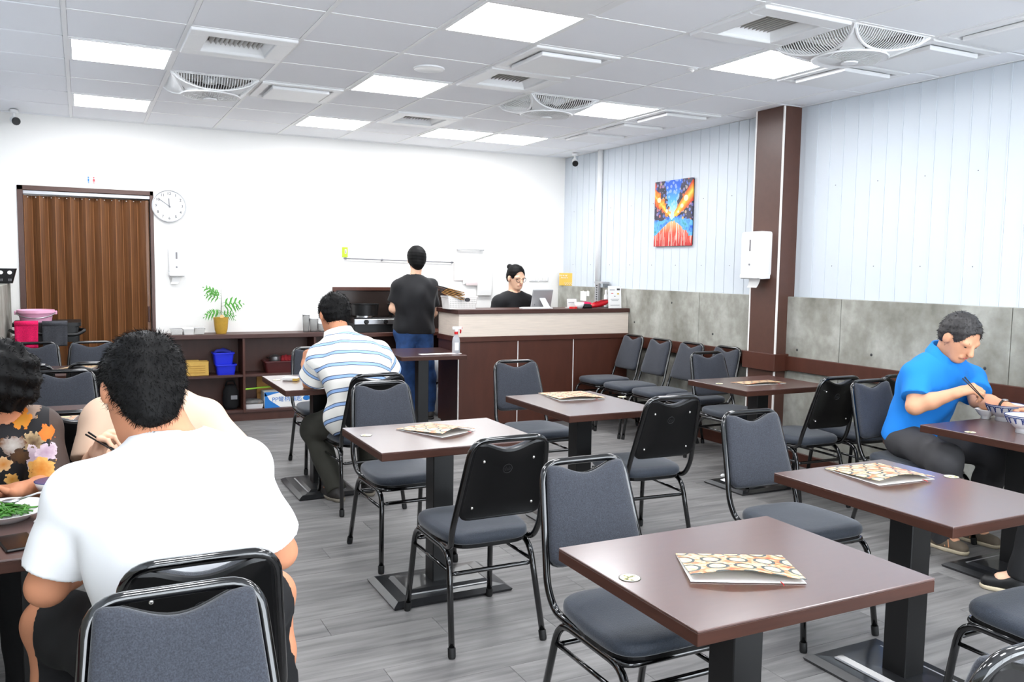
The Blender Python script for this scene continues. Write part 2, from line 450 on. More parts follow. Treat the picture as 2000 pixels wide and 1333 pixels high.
# concrete dado pieces with recessed joints
cm = struct(B().box(RC+.012, RX, FRONT, BACK, 0, 1.30).o('wall_right_dado', 'concrete'))
ys = [BACK, 7.42, 6.1, 5.31]; ys2 = [5.03, 4.49, 3.2, 1.9, .6, -.7, FRONT]
for arr in (ys, ys2):
    for a, c_ in zip(arr, arr[1:]):
        B().box(RC, RC+.03, c_+.002, a-.002, 0, 1.312, .004).o('concrete_slab', 'concrete', cm)
B().box(RC+.028, RX, FRONT, BACK, 1.30, 1.311).o('ledge', 'concrete', cm)
tie = B().lathe([(.010, -.001), (.010, 0), (.006, .001), (.006, .006)], n=10, axis='x').me('tie_hole', True); tie.materials.append(M['darkhole'])
for yy, zz in ((4.9, .9), (4.2, .93), (3.35, .93), (6.5, 1.2), (7.1, .98), (5.9, .95)): obj('tie_hole', tie, None, cm, (RC, yy, zz))
# chair rail and baseboard on the right wall, wrapping the column
def rail(name, z0, z1, d):
    b_ = B(); b_.box(RC-d, RC, FRONT, 5.02, z0, z1, .003); b_.box(RC-d, RC, 5.32, 7.7, z0, z1, .003)
    return struct(b_.o(name, 'brown'))
rail('trim_2', .735, .845, .028); rail('baseboard_right', 0, .10, .02)
# column
cl = struct(B().box(4.85, RX+.02, 5.02, 5.32, 0, CEIL, .002).o('wall_column', 'colbrown'))
for yy in (5.02, 5.32): B().box(4.846, 4.858, yy-.006, yy+.006, 0, CEIL).o('edge_trim', 'trim', cl)
B().box(4.818, RX, 4.988, 5.352, .725, .86, .003).o('chair_rail', 'brown', cl)
B().box(4.80, RX, 4.96, 5.38, 0, .07, .003).o('plinth', 'brown', cl)
# left wall
wl = struct(B().box(LX-.12, LX, FRONT, BACK, 0, CEIL+.06).o('wall_left', 'sheet'))
cml = struct(B().box(LX, LC, FRONT, BACK-.02, 0, 1.31, .004).o('wall_left_dado', 'concrete'))
struct(B().box(LC, LC+.028, FRONT, BACK-.02, .735, .845, .003).o('trim_3', 'maroon'))
# white conduit on right wall near the corner
struct(B().tube([(RX-.03, 7.86, 1.31), (RX-.03, 7.86, CEIL)], .03, 12).o('trim_4', 'white', None, True))
# front wall piers (behind the camera, a glazed shop front between them)
fw = B(); fw.box(LX-.1, LX+.25, FRONT-.1, FRONT, 0, CEIL+.06); fw.box(RX-.25, RX+.12, FRONT-.1, FRONT, 0, CEIL+.06); fw.box(LX, RX, FRONT-.1, FRONT, 2.45, CEIL+.06)
struct(fw.o('wall_front', 'wall'))
ww = B()
for x in np.linspace(LX+.25, RX-.25, 5): ww.box(x-.03, x+.03, FRONT-.07, FRONT-.02, 0, 2.45)
ww.box(LX+.25, RX-.25, FRONT-.07, FRONT-.02, 0, .08); struct(ww.o('window_1', 'silver'))

# ------------------------------------------------------------------ folding door
dr = struct(B().box(DX0, DX0+.045, BACK-.012, BACK+.1, 0, DZ, .002).box(DX1-.03, DX1, BACK-.012, BACK+.1, 0, DZ, .002).box(DX0, DX1, BACK-.012, BACK+.1, DZ-.04, DZ, .002).o('door_1', 'colbrown'))
B().box(DX0+.045, DX1-.03, BACK-.004, BACK+.03, DZ-.075, DZ-.043, .003).o('track', 'silver', dr)
npl = 16; x0, x1 = DX0+.05, DX1-.075; dx = (x1-x0)/npl
bead = mat('door_bead', (150, 100, 60), .4)
for i in range(npl):
    a = 0 if i % 2 == 0 else 1
    ya, yb = (BACK+.012, BACK+.062) if a == 0 else (BACK+.062, BACK+.012)
    xa, xb = x0+i*dx, x0+(i+1)*dx
    vs = [(xa, ya, .02), (xb, yb, .02), (xb, yb, DZ-.085), (xa, ya, DZ-.085), (xa, ya+.006, .02), (xb, yb+.006, .02), (xb, yb+.006, DZ-.085), (xa, ya+.006, DZ-.085)]
    p = obj('fold_panel', mesh('fold_panel', vs, [(0, 1, 2, 3), (5, 4, 7, 6), (0, 4, 5, 1), (3, 2, 6, 7), (0, 3, 7, 4), (1, 5, 6, 2)]), 'accordion', dr)
    B().tube([(xa, ya-.001, .02), (xa, ya-.001, DZ-.085)], .003, 6).o('bead', bead, p)
    B().ball((xa+dx*.5, (ya+yb)/2-.004, DZ-.098), .005, 6, 4).o('hook', 'trim', p)
B().box(x1, x1+.035, BACK+.0, BACK+.06, .02, DZ-.085, .006).o('lead_post', 'accordion', dr)
B().box(x1+.008, x1+.028, BACK-.02, BACK, .95, 1.1, .006).o('door_handle', 'brownd', dr)

# ------------------------------------------------------------------ ceiling fixtures
cells = sorted(LIGHTS)
lm = B().add([(.03, .03, -.002), (.03, GS-.03, -.002), (GS-.03, GS-.03, -.002), (GS-.03, .03, -.002)], [(0, 1, 2, 3)]).me('diffuser'); lm.materials.append(M['panel'])
lf = B()
lf.box(.012, .032, .012, GS-.012, -.004, .014); lf.box(GS-.032, GS-.012, .012, GS-.012, -.004, .014); lf.box(.032, GS-.032, .012, .032, -.004, .014); lf.box(.032, GS-.032, GS-.032, GS-.012, -.004, .014)
lf = lf.me('frame'); lf.materials.append(M['tee'])
lh = B().box(.012, GS-.012, .012, GS-.012, .014, .05).me('housing'); lh.materials.append(M['whitemetal'])
LL = {(0, 1): 'square ceiling light panel at far left, nearest the folding door', (0, 4): 'larger square ceiling light panel left of the louvred vent, upper left',
 (3, 1): 'ceiling light panel near the back wall left of the small far vent', (3, 4): 'ceiling light panel beside the round ceiling speaker', (3, 7): 'large bright ceiling light panel cut by the top edge of the picture',
 (5, 1): 'left one of the two adjoining ceiling light panels by back wall', (6, 1): 'right one of the two adjoining ceiling light panels by back wall', (6, 4): 'ceiling light panel touching the middle ceiling fan',
 (6, 7): 'large ceiling light panel beside the biggest ceiling fan', (6, 10): 'ceiling light panel cut by the top right corner'}
for (i, j) in cells:
    t = thing('ceiling_light', LL.get((i, j), 'square ceiling light panel overhead out of the picture'), 'ceiling light', (GXc(i), GYc(j+1), CEIL), 0, 'square recessed ceiling lights')
    obj('diffuser', lm, None, t); obj('frame', lf, None, t); obj('housing', lh, None, t)
# supply vents with louvres
def vent(i, j, label, flip):
    t = thing('air_vent', label, 'air vent', (GXc(i)+.3, GYc(j+1)+.3, CEIL), 0, 'louvred ceiling vents')
    fr = B(); s = .29
    fr.box(-s, s, -s, -.185, -.016, .006, .004); fr.box(-s, s, .185, s, -.016, .006, .004); fr.box(-s, -.185, -.185, .185, -.016, .006, .004); fr.box(.185, s, -.185, .185, -.016, .006, .004)
    fr.o('frame', 'whitemetal', t)
    sk = B(); a, c_ = .186, .15
    for k in range(4):
        R = Matrix.Rotation(k*PI/2, 3, 'Z')
        sk.add([R@V(p) for p in ((-a, -a, .0), (a, -a, .0), (c_, -c_, .045), (-c_, -c_, .045))], [(0, 1, 2, 3)])
    sk.o('throat', 'whitemetal', t)
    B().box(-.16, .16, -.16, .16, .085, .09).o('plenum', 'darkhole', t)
    for k in range(11):
        u = -.135+.027*k
        B().box(-.0012, .0012, -.15, .15, -.013, .013).o('louver', 'louver', t, loc=(u, 0, .036), rot=(0, .55 if flip else -.55, 0))
vent(1, 5, 'louvred ceiling vent at upper left, nearest the camera on that side', False)
vent(4, 5, 'louvred ceiling vent in the middle next to the flat hatch panel', True)
vent(4, 2, 'small far louvred ceiling vent close to the back wall', True)
vent(5, 8, 'large louvred ceiling vent beside the biggest ceiling fan', True)
# ceiling fans: square cage fans sunk in a tile
def fan(i, j, label):
    t = thing('ceiling_fan', label, 'ceiling fan', (GXc(i)+.3, GYc(j+1)+.3, CEIL), 0, 'white caged ceiling fans')
    s = .285; D = .085
    hb = B(); hb.box(-s, s, -s, s, .10, .11); hb.box(-s, s, -s, -s+.004, .008, .1); hb.box(-s, s, s-.004, s, .008, .1); hb.box(-s, -s+.004, -s, s, .008, .1); hb.box(s-.004, s, -s, s, .008, .1); hb.o('housing', mat('fan_cavity_shade', (104, 102, 98), .7), t)  # housing coloured dark grey to stand in for the shade inside the fan
    fr = B()
    # four corner arms sweeping to a ring
    for k in range(4):
        a = PI/4+k*PI/2; d = V((math.cos(a), math.sin(a), 0)); p_ = V((-d.y, d.x, 0))
        ring = []
        for u in np.linspace(0, 1, 7):
            r_ = .40*(1-u)+.17*u; z = -D*(u**.6); wd = .018+.05*u**2
            ring.append([d*r_+p_*wd+V((0, 0, z+.004)), d*r_-p_*wd+V((0, 0, z+.004)), d*r_-p_*wd+V((0, 0, z+.02)), d*r_+p_*wd+V((0, 0, z+.02))])
        fr.rings([[V(q) for q in r] for r in ring])
    for k in range(4):
        R = Matrix.Rotation(k*PI/2, 3, 'Z'); P_ = []
        for u in np.linspace(-1, 1, 13): P_.append(R@V((u*s, -s+.10*(1-u*u), -D*(1-u*u)**.7*.9)))
        fr.tube(P_, .008, 6)
        fr.tube([R@V((-s, -s, .002)), R@V((s, -s, .002))], .007, 6)
    fr.lathe([(.185, -D-.004), (.20, -D-.008), (.205, -D), (.19, -D+.01)], n=32)
    fr.o('frame', 'whitemetal', t, .7)
    for k in range(4):
        g_ = B(); R = Matrix.Rotation(k*PI/2, 3, 'Z')
        for u in np.linspace(-.9, .9, 30):
            zz = -D*(1-u*u)**.7*.9; yb = -s+.10*(1-u*u)
            g_.tube([R@V((u*s, -s, .004)), R@V((u*s*.99, -s+.4*(yb+s), zz*.62)), R@V((u*s*.97, yb, zz))], .003, 4)
        g_.o('side_grille', 'whitemetal', t)
    cg = B()
    for u in np.linspace(-.175, .175, 25):
        h = math.sqrt(max(0, .185**2-u*u)); cg.tube([(u, -h, -D), (u, -h*.5, -D-.012), (u, 0, -D-.018), (u, h*.5, -D-.012), (u, h, -D)], .002, 4)
    for k in range(4):
        a = k*PI/4+.3; d = V((math.cos(a), math.sin(a), 0))
        cg.tube([d*.185+V((0, 0, -D)), V((0, 0, -D-.02)), d*-.185+V((0, 0, -D))], .003, 4)
    cg.lathe([(.045, -D-.022), (.045, -D-.03), (.03, -D-.032)], n=16)
    cg.o('centre_grille', 'whitemetal', t)
    bl = B()
    for k in range(3):
        a = k*2*PI/3+.4; d = V((math.cos(a), math.sin(a), 0)); p_ = V((-d.y, d.x, 0))
        bl.add([d*.03+p_*.02+V((0, 0, .02)), d*.03-p_*.03+V((0, 0, .045)), d*.2-p_*.06+V((0, 0, .05)), d*.2+p_*.045+V((0, 0, .01))], [(0, 1, 2, 3)])
    bl.lathe([(.045, 0), (.045, .09)], n=16); bl.o('blades', 'white', t)
fan(1, 3, 'white caged ceiling fan at upper left below the louvred vent')
fan(5, 4, 'white caged ceiling fan in the middle of the ceiling')
fan(6, 8, 'biggest white caged ceiling fan at upper right')
HL = {(2, 3): 'flat white ceiling grille panel right of the left ceiling fan', (4, 6): 'flat white ceiling grille panel behind the middle louvred vent', (3, 8): 'white ceiling panel cut by the top edge beside the light',
 (7, 2): 'farthest flat ceiling panel along right wall, near the back corner', (7, 3): 'second flat ceiling panel from the back corner along right wall', (7, 4): 'third flat ceiling panel from the back corner along right wall',
 (7, 7): 'flat ceiling panel just in front of the brown column', (7, 8): 'flat ceiling panel directly right of the biggest fan', (7, 9): 'flat ceiling panel cut by the right edge of the picture'}
for (i, j) in HATCH:
    t = thing('ceiling_grille', HL[(i, j)], 'ceiling panel', (GXc(i)+.3, GYc(j+1)+.3, CEIL), 0, 'flat square ceiling grille panels')
    s = .288; b_ = B()
    b_.box(-s, s, -s, -.23, -.012, .01, .004); b_.box(-s, s, .23, s, -.012, .01, .004); b_.box(-s, -.23, -.23, .23, -.012, .01, .004); b_.box(.23, s, -.23, .23, -.012, .01, .004)
    b_.o('frame', 'whitemetal', t)
    B().box(-.235, .235, -.235, .235, .004, .012).o('recess', 'tile', t)
    B().box(-.205, .205, -.205, .205, -.03, -.004, .005).o('face_plate', 'whitemetal', t)
# speaker, sprinkler, cameras
p = WZ(838, 134, CEIL)
t = thing('ceiling_speaker', 'flat round white speaker set in a ceiling tile', 'speaker', (p.x, p.y, CEIL))
B().lathe([(.1, .004), (.1, -.006), (.094, -.009), (.088, -.006)], n=32).o('rim', 'white', t, .6); B().lathe([(.09, .003), (.088, -.004), (0.001, -.006)], n=32).o('grille', 'whitemetal', t)
p = WZ(1352, 135, CEIL)
t = thing('sprinkler', 'tiny round sprinkler cap on the ceiling by the large light panel', 'sprinkler', (p.x, p.y, CEIL))
B().lathe([(.035, .004), (.035, -.003), (.02, -.006)], n=20).o('escutcheon', 'white', t, .6); B().lathe([(.012, -.004), (.014, -.012), (.004, -.02)], n=12).o('nozzle', 'trim', t)
def cctv(p, d, label):
    t = thing('security_camera', label, 'camera', p); d = V(d).normalized()
    B().lathe([(.035, 0), (.035, -.02), (.02, -.03)], n=16).o('mount', 'white', t, .6)
    B().tube([V((0, 0, -.02)), V((0, 0, -.05)), d*.03+V((0, 0, -.075))], .012, 8).o('arm', 'white', t, True)
    c_ = d*.03+V((0, 0, -.085)); B().tube([c_-d*.05, c_+d*.045], .03, 12).o('body', 'white', t, .6)
    B().tube([c_+d*.045, c_+d*.055, c_+d*.07], [.031, .034, .030], 14).o('lens_hood', 'black', t, .6)
p = W(27, 226, 8.45); cctv((p.x, p.y, CEIL-.005), (.25, -1, -.25), 'small security camera with black face in the left ceiling corner')
p = W(1123, 300, 8.2); cctv((p.x, p.y, CEIL-.005), (-.5, -1, -.5), 'small security camera in the right back corner by the sheet wall')
# ================================================================== CHAIRS
def build_chair():
    t = empty('banquet_chair')
    # seat pad
    out = []
    N = 44
    for k in range(N):
        a = 2*PI*k/N; c_, s_ = math.cos(a), math.sin(a); e_ = .42
        x = abs(c_)**e_*math.copysign(1, c_); y_ = abs(s_)**e_*math.copysign(1, s_)
        hw = .198 if y_ > 0 else .198-.022*(-y_)
        out.append((x*hw, .012+y_*.212))
    def lay(f, z): return [V((p[0]*f, .012+(p[1]-.012)*f, z)) for p in out]
    B().rings([lay(.96, .418), lay(.995, .425), lay(1, .44), lay(.985, .453), lay(.94, .462), lay(.8, .468), lay(.45, .471), lay(.1, .472)]).o('seat', 'vinyl', t, 1.0)
    B().rings([lay(.93, .400), lay(.95, .404), lay(.95, .42)]).o('seat_pan', 'shell', t)
    # side frames: inverted U tubes (front leg, rail under the seat, rear leg)
    R = .0125
    for sx in (-1, 1):
        pts = fillet([(sx*.198, .262, .012), (sx*.178, .215, .392), (sx*.178, -.155, .392), (sx*.200, -.245, .012)], [0, .075, .075, 0], 6)
        lf_ = B().tube(pts, R, 10).o('leg_frame', 'gloss', t, True)
        for (fx, fy, dx, dy) in ((.198, .262, .02, .047), (.200, -.245, .022, -.09)):
            d = V((sx*dx, dy, -.38)).normalized(); p0 = V((sx*fx, fy, .012))
            B().tube([p0-d*.028, p0+d*.004, p0+d*.012], [.0155, .0155, .013], 10).o('foot_cap', 'rubber', lf_, .8)
    # stretchers
    def at(sx, front, z):
        if front: u = (z-.012)/.38; return V((sx*(.198-.02*u), .262-.047*u, z))
        u = (z-.012)/.38; return V((sx*(.200-.022*u), -.245+.09*u, z))
    for sx in (-1, 1): B().tube([at(sx, 1, .315), at(sx, 0, .315)], .0075, 8).o('stretcher', 'gloss', t, True)
    for fr in (1, 0):
        a, c_ = at(-1, fr, .305 if not fr else .335), at(1, fr, .305 if not fr else .335)
        d = (c_-a)
        b_ = B().tube([a+d*.02, a+d*.07, a+d*.10, a+d*.9, a+d*.93, a+d*.98], [.004, .010, .0095, .0095, .010, .004], 8)
        b_.o('stretcher', 'gloss', t, True)
    B().tube(fillet([(-.178, .0, .395), (-.178, .205, .398), (.178, .205, .398), (.178, 0, .395)], .05, 5), .010, 8).o('seat_rim', 'gloss', t, True)
    # back
    A = V((0, -.205, .455)); U = V((0, -.122, .404)); L = U.length; U.normalize(); Nn = V((0, U.z, -U.y))      # Nn: towards the sitter
    def bp(x, s, d=0): return A + V((x, 0, 0)) + U*s + Nn*d
    fr = fillet([(-.172, .03, .402), (-.180, -.18, .410), bp(-.192, .03), bp(-.156, L), bp(.156, L), bp(.192, .03), (.180, -.18, .410), (.172, .03, .402)], [0, .05, .06, .065, .065, .06, .05, 0], 7)
    B().tube(fr, .0125, 10).o('back_frame', 'gloss', t, True)
    # outline of pad (x,s)
    s0, s1 = .085, L-.008; pts = []
    def wid(s): return .190 - (.190-.152)*(s/L)
    wb_, wt_ = wid(s0)-.003, wid(s1)-.006
    raw = [V((-wb_, s0, 0)), V((wb_, s0, 0)), V((wt_, s1, 0))]
    for u in np.linspace(.70, -.70, 13): raw.append(V((wt_*u, s1-.004-.033*math.cos(PI*u/1.5)**1.3, 0)))
    raw.append(V((-wt_, s1, 0)))
    rr = [.055, .055, .05]+[.0]*13+[.05]
    ol = []
    for i, p in enumerate(raw):
        if rr[i] == 0: ol.append(p); continue
        a, c_ = raw[i-1], raw[(i+1) % len(raw)]; da, db = (a-p), (c_-p); d = min(rr[i], da.length*.6 if i in (0, 1) else da.length*.45, db.length*.45); da.normalize(); db.normalize()
        for k in range(6):
            q = k/5; ol.append((p+da*d)*(1-q)**2+p*2*q*(1-q)+(p+db*d)*q*q)
    cen = V((0, (s0+s1)/2-.012, 0))
    def ring(f, d, grow=0):
        res = []
        for p in ol:
            v = cen+(p-cen)*f; dirv = (p-cen).normalized(); v = v+dirv*grow; res.append(bp(v.x, v.y, d))
        return res
    pad = B().rings([ring(1, -.002), ring(1, .014), ring(.985, .022), ring(.94, .028), ring(.80, .032), ring(.4, .034), ring(.05, .034)])
    pad.o('backrest_pad', 'fabric', t, 1.0)
    sh = B().rings([ring(1, 0, .004), ring(1, -.008, .004), ring(.965, -.013), ring(.94, -.011), ring(.4, -.010), ring(.05, -.010)][::-1])
    sh = sh.o('back_shell', 'shell', t, .8)
    rv = B().ball((0, 0, 0), (.0062, .0062, .0062), 8, 6).me('rivet', True); rv.materials.append(M['rivet'])
    for (x, s) in ((-.105, s1-.075), (.105, s1-.075), (-.128, s0+.055), (.128, s0+.055)):
        obj('rivet', rv, None, sh, bp(x, s, -.0125))
    # small embossed ring emblem
    em = B(); cc = bp(0, s1-.115, -.0115)
    em.tube([cc+V((.019*math.cos(a), 0, 0))+U*(.019*math.sin(a)) for a in np.linspace(0, 2*PI, 20, endpoint=False)], .0012, 4, True)
    for k in range(5):
        x = -.010+.005*k; em.tube([cc+V((x, 0, 0))-U*.008, cc+V((x*1.2, 0, 0))+U*(.008 if k % 2 else .003)], .0011, 4)
    em.o('emblem', mat('emboss', (52, 52, 54), .5), sh)
    return t
PROTO = build_chair(); index_tree(PROTO)
used = [False]
def chair(x, y, rz, label, group='black tube frame banquet chairs'):
    o = PROTO if not used[0] else copy_tree(PROTO); used[0] = True
    o.location = (x, y, 0); o.rotation_euler = (0, 0, rz); tag(o, label, 'chair', group); return o
Nn_, Ss_, Ww_ = 0, PI, PI/2
chair(1.435, 3.165, .0, 'banquet chair seen whole from behind, at the middle table with menu')
chair(1.465, 4.17, PI+.02, 'banquet chair with fabric back towards us, just behind the striped shirt man')
chair(1.55, 5.17, .03, 'banquet chair the man in striped polo shirt sits on')
chair(1.60, 6.29, PI, 'banquet chair facing the striped shirt man, half hidden behind him')
chair(2.665, 4.91, PI-.02, 'banquet chair with its fabric back against the brown counter front')
chair(2.69, 3.78, -.05, 'banquet chair turned black shell towards us, between the middle right tables')
chair(1.50, 2.10, PI+.0, 'banquet chair tucked at the near table with the open menu')
chair(2.72, 2.64, PI-.02, 'banquet chair facing us beside the right-hand table with menu')
chair(4.17, 4.06, -.03, 'banquet chair with black shell back at the table beside the column')
chair(4.40, 4.97, PI, 'banquet chair on the far side of the table beside the column')
chair(4.64, 4.0, -.05, 'banquet chair behind the man in blue, black shell back showing')
chair(4.215, 3.24, PI+.02, 'banquet chair the man in blue polo shirt sits on')
chair(.15, 1.42, PI, 'nearest banquet chair at bottom left, fabric back towards us')
chair(.22, 2.24, .0, 'banquet chair the man in white T-shirt sits on')
chair(-.345, 7.32, PI, 'banquet chair in front of the pink towel on the trolley')
chair(.06, 7.30, PI, 'banquet chair in front of the brown folding door')
chair(-.34, 6.32, 0, 'banquet chair with black shell, left one at the far left table')
chair(.07, 6.33, 0, 'banquet chair with black shell, right one at the far left table')
chair(-.11, 5.29, PI, 'banquet chair with fabric back between the two left tables')
chair(-.03, 4.38, 0, 'banquet chair with black shell behind the woman in floral blouse')
chair(.25, 3.50, PI, 'banquet chair the person in peach shirt sits on')
chair(-.29, 3.52, PI, 'banquet chair the woman in floral blouse sits on')
chair(4.52, 6.92, PI/2, 'banquet chair against the right wall, first beside the counter')
chair(4.50, 6.45, PI/2, 'banquet chair against the right wall, second from the counter')
chair(4.52, 6.02, PI/2, 'banquet chair against the right wall, third from the counter')
chair(4.57, 5.605, PI/2, 'banquet chair against the right wall, fourth from the counter by the column')
chair(2.68, 1.50, 0, 'banquet chair at lower right with only its seat and legs showing')
chair(1.49, 1.19, 0, 'banquet chair whose top rail corner shows at the bottom right corner')
chair(4.22, 1.95, 0, 'banquet chair out at the right edge under the partly seen diner')

# ================================================================== TABLES
TH = .73
def build_table():
    t = empty('dining_table')
    b_ = B(); b_.box(-.38, .38, -.30, .30, TH-.0065, TH, .0015); top = b_.o('tabletop', 'top', t)
    B().box(-.38, .38, -.30, .30, TH-.037, TH-.0064, .0015).o('edge_band', 'edge', top)
    B().box(-.05, .05, -.05, .05, .035, TH-.045, .003).o('column', 'blackpaint', t)
    B().box(-.16, .16, -.12, .12, TH-.047, TH-.037).o('mounting_plate', 'blackpaint', t)
    def rc(hx, hy, z): return [V((-hx, -hy, z)), V((hx, -hy, z)), V((hx, hy, z)), V((-hx, hy, z))]
    bs = B().rings([rc(.285, .195, 0), rc(.290, .20, .012), rc(.262, .172, .028), rc(.21, .12, .030), rc(.19, .10, .044), rc(.06, .06, .046)]).o('base', 'basepaint', t)
    B().box(-.20, .20, -.128, -.118, .031, .0335).o('base_strip', 'silver', bs); B().box(-.20, .20, .118, .128, .031, .0335).o('base_strip', 'silver', bs)
    return t
seal_m = mat('seal_print', (226, 220, 190), .4)
nt, b = node_graph(seal_m); g = G(nt); o_ = g.obj(); X = g.xyz(o_)
r = g.m('SQRT', g.m('ADD', g.m('POWER', X[0], 2), g.m('POWER', X[1], 2)))
c = g.mix(g.m('GREATER_THAN', r, .022), g.ramp(g.noise(o_, 60, 2), [(.42, lin((80, 84, 40))), (.5, lin((214, 204, 140))), (.6, lin((240, 236, 214)))]), lin((222, 216, 196)))
c = g.mix(g.m('GREATER_THAN', r, .0255), c, lin((70, 70, 60)))
nt.links.new(c, b.inputs['Base Color'])
TP = build_table(); index_tree(TP); tu = [False]
def table(x, y, rz, label, seal=None):
    o = TP if not tu[0] else copy_tree(TP); tu[0] = True
    o.location = (x, y, 0); o.rotation_euler = (0, 0, rz); tag(o, label, 'table', 'brown pedestal dining tables')
    if seal:
        p = WZ(seal[0], seal[1], TH); d = Matrix.Rotation(-rz, 3, 'Z')@(p-V((x, y, 0)))
        q = B().lathe([(.028, 0), (.028, .0012), (.027, .0016)], n=28).o('table_seal', seal_m, o, loc=(d.x, d.y, TH)); q['label'] = 'round cream seal printed on the tabletop'
    return o
q90 = PI/2
T1 = table(1.542, 1.695, 0, 'nearest brown table at lower right with an open menu', (1230, 1130))
T3 = table(1.47, 3.64, 0, 'brown table in the middle of the floor with a menu, chair behind and before', (715, 851))
T4 = table(2.665, 2.045, q90, 'brown table at right between the near table and the man in blue', (1858, 932))
T2 = table(2.575, 4.20, q90+.0, 'brown table in front of the counter with a menu', (1215, 776))
T5 = table(4.21, 4.50, 0, 'brown table beside the column with menus on it', (1405, 750))
T6 = table(4.215, 2.62, 0, 'brown table at right edge with the noodle bowls', (1895, 845))
T7 = table(1.40, 5.64, q90, 'brown table where the man in striped polo shirt eats', (540, 743))
T8 = table(2.752, 7.27, q90-.06, 'small brown table with spray bottle against the counter end')
T9 = table(-.13, 2.80, 0, 'brown table at left edge where the three diners sit')
T11 = table(-.13, 4.83, 0, 'brown table at left behind the floral blouse woman')
T10 = table(-.13, 6.82, 0, 'far left brown table in front of the trolley')

# ================================================================== COUNTER
CY, CX0, CX1, CD = 7.20, 3.085, RC-.004, 7.70
ct = thing('service_counter', 'L shaped service counter, brown below with a pale wood band', 'counter', (0, 0, 0))
b_ = B(); b_.box(CX0+.012, CX1, CY+.012, CY+.32, .06, .83); b_.box(CX0+.012, CX0+.3, CY+.012, CD, .06, .83); b_.o('carcass', 'brownd', ct)
B().box(CX0+.03, CX1, CY+.03, CD, 0, .06).o('plinth', 'brownd', ct)
xs = [CX0, 3.70, 4.315, CX1]
for a, c_ in zip(xs, xs[1:]): B().box(a+.004, c_-.004, CY, CY+.014, .03, .815, .002).o('front_panel', 'brown', ct)
for a in xs[:3]: B().box(a-.004, a+.004, CY-.001, CY+.013, .02, .815).o('metal_strip', 'trim', ct)
B().box(CX0, CX0+.014, CY+.014, CD, .03, .815, .002).o('side_panel', 'brownd', ct)
b_ = B(); b_.box(CX0-.012, CX1, CY-.014, CY+.33, .815, .862, .003); b_.box(CX0-.012, CX0+.3, CY+.33, CD+.01, .815, .862, .003); b_.o('ledge_board', 'brown', ct)
b_ = B(); b_.box(CX0, CX1, CY, CY+.04, .862, 1.075, .002); b_.o('pale_band', 'beige', ct)
B().box(CX0, CX0+.04, CY+.04, CD, .862, 1.075, .002).o('pale_band', 'beige', ct)
b_ = B(); b_.box(CX0-.02, CX1, CY-.02, CY+.36, 1.075, 1.115, .003); b_.box(CX0-.02, CX0+.32, CY+.36, CD+.01, 1.075, 1.115, .003); b_.o('counter_top', 'brownd', ct)
CT = 1.115

# ================================================================== SHELF UNIT along the back wall
SY0, SY1 = 8.36, BACK-.004
sh = thing('shelf_unit', 'low open brown shelf unit along the back wall', 'shelf', (0, 0, 0))
SX0, SX1 = .655, 2.28
B().box(SX0-.03, SX1, SY0-.015, SY1, .80, .84, .003).o('top_board', 'brownd', sh)
for x in (SX0, 1.35, 2.03, SX1-.03): B().box(x, x+.022, SY0, SY1-.012, .085, .80, .001).o('upright', 'brown', sh)
for a, c_ in ((SX0+.022, 1.35), (1.372, 2.03), (2.052, SX1-.03)):
    B().box(a, c_, SY0+.005, SY1-.012, .428, .45, .001).o('shelf_board', 'brownd', sh); B().box(a, c_, SY0+.005, SY1-.012, .085, .108, .001).o('shelf_board', 'brownd', sh)
B().box(SX0, SX1, SY1-.012, SY1, .085, .80).o('back_panel', 'brown', sh); B().box(SX0+.01, SX1, SY0+.03, SY1, 0, .085).o('plinth', 'brown', sh)
S1, S0, ST_ = .45, .108, .84

# kitchen run: cooker bench
kb = thing('kitchen_bench', 'dark brown kitchen bench under the cooker on the back wall', 'bench', (0, 0, 0))
KX0, KX1, KY = 2.285, 3.56, 8.20
B().box(KX0, KX1, KY-.01, BACK-.004, .80, .84, .003).o('worktop', 'brown', kb)
for x in (KX0, KX1-.025): B().box(x, x+.025, KY+.02, BACK-.004, 0, .80).o('upright', 'brownd', kb)
B().box(KX0+.025, KX1-.025, BACK-.03, BACK-.004, .05, .80).o('back_panel', 'brownd', kb)
B().box(KX0+.025, KX1-.025, KY+.05, BACK-.03, .38, .40).o('lower_shelf', 'brownd', kb)
sp = thing('splash_panel', 'brown framed dark splash panel behind the cooker', 'panel', (0, 0, 0))
b_ = B(); z0, z1 = .85, 1.285; f_ = .035
b_.box(KX0, KX1-.02, BACK-.06, BACK-.03, z1-f_, z1, .002); b_.box(KX0, KX0+f_, BACK-.06, BACK-.03, z0, z1-f_, .002); b_.box(KX1-.02-f_, KX1-.02, BACK-.06, BACK-.03, z0, z1-f_, .002); b_.o('frame', 'brown', sp)
B().box(KX0+f_, KX1-.02-f_, BACK-.05, BACK-.03, z0, z1-f_).o('pane', mat('dark_splash', (44, 36, 33), .25), sp)
ck = thing('gas_cooker', 'black gas cooker with steel front and round knobs', 'cooker', (0, 0, .84))
cx0, cx1 = 2.40, 3.16
B().box(cx0, cx1, KY+.03, BACK-.08, 0, .09, .004).o('body', 'black', ck)
B().box(cx0, cx1, KY+.02, KY+.034, .082, .135, .003).o('front_plate', 'steel', ck)
B().box(cx0, cx1, KY+.03, BACK-.08, .09, .15, .004).o('hob', 'glassblack', ck)
for x in (2.52, 2.72, 2.93): 
    k_ = B().lathe([(.024, 0), (.024, .014), (.018, .026)], n=16, axis='y'); o_ = k_.o('knob', 'black', ck, .6, loc=(x, KY+.021, .108)); o_.scale = (1, -1, 1)
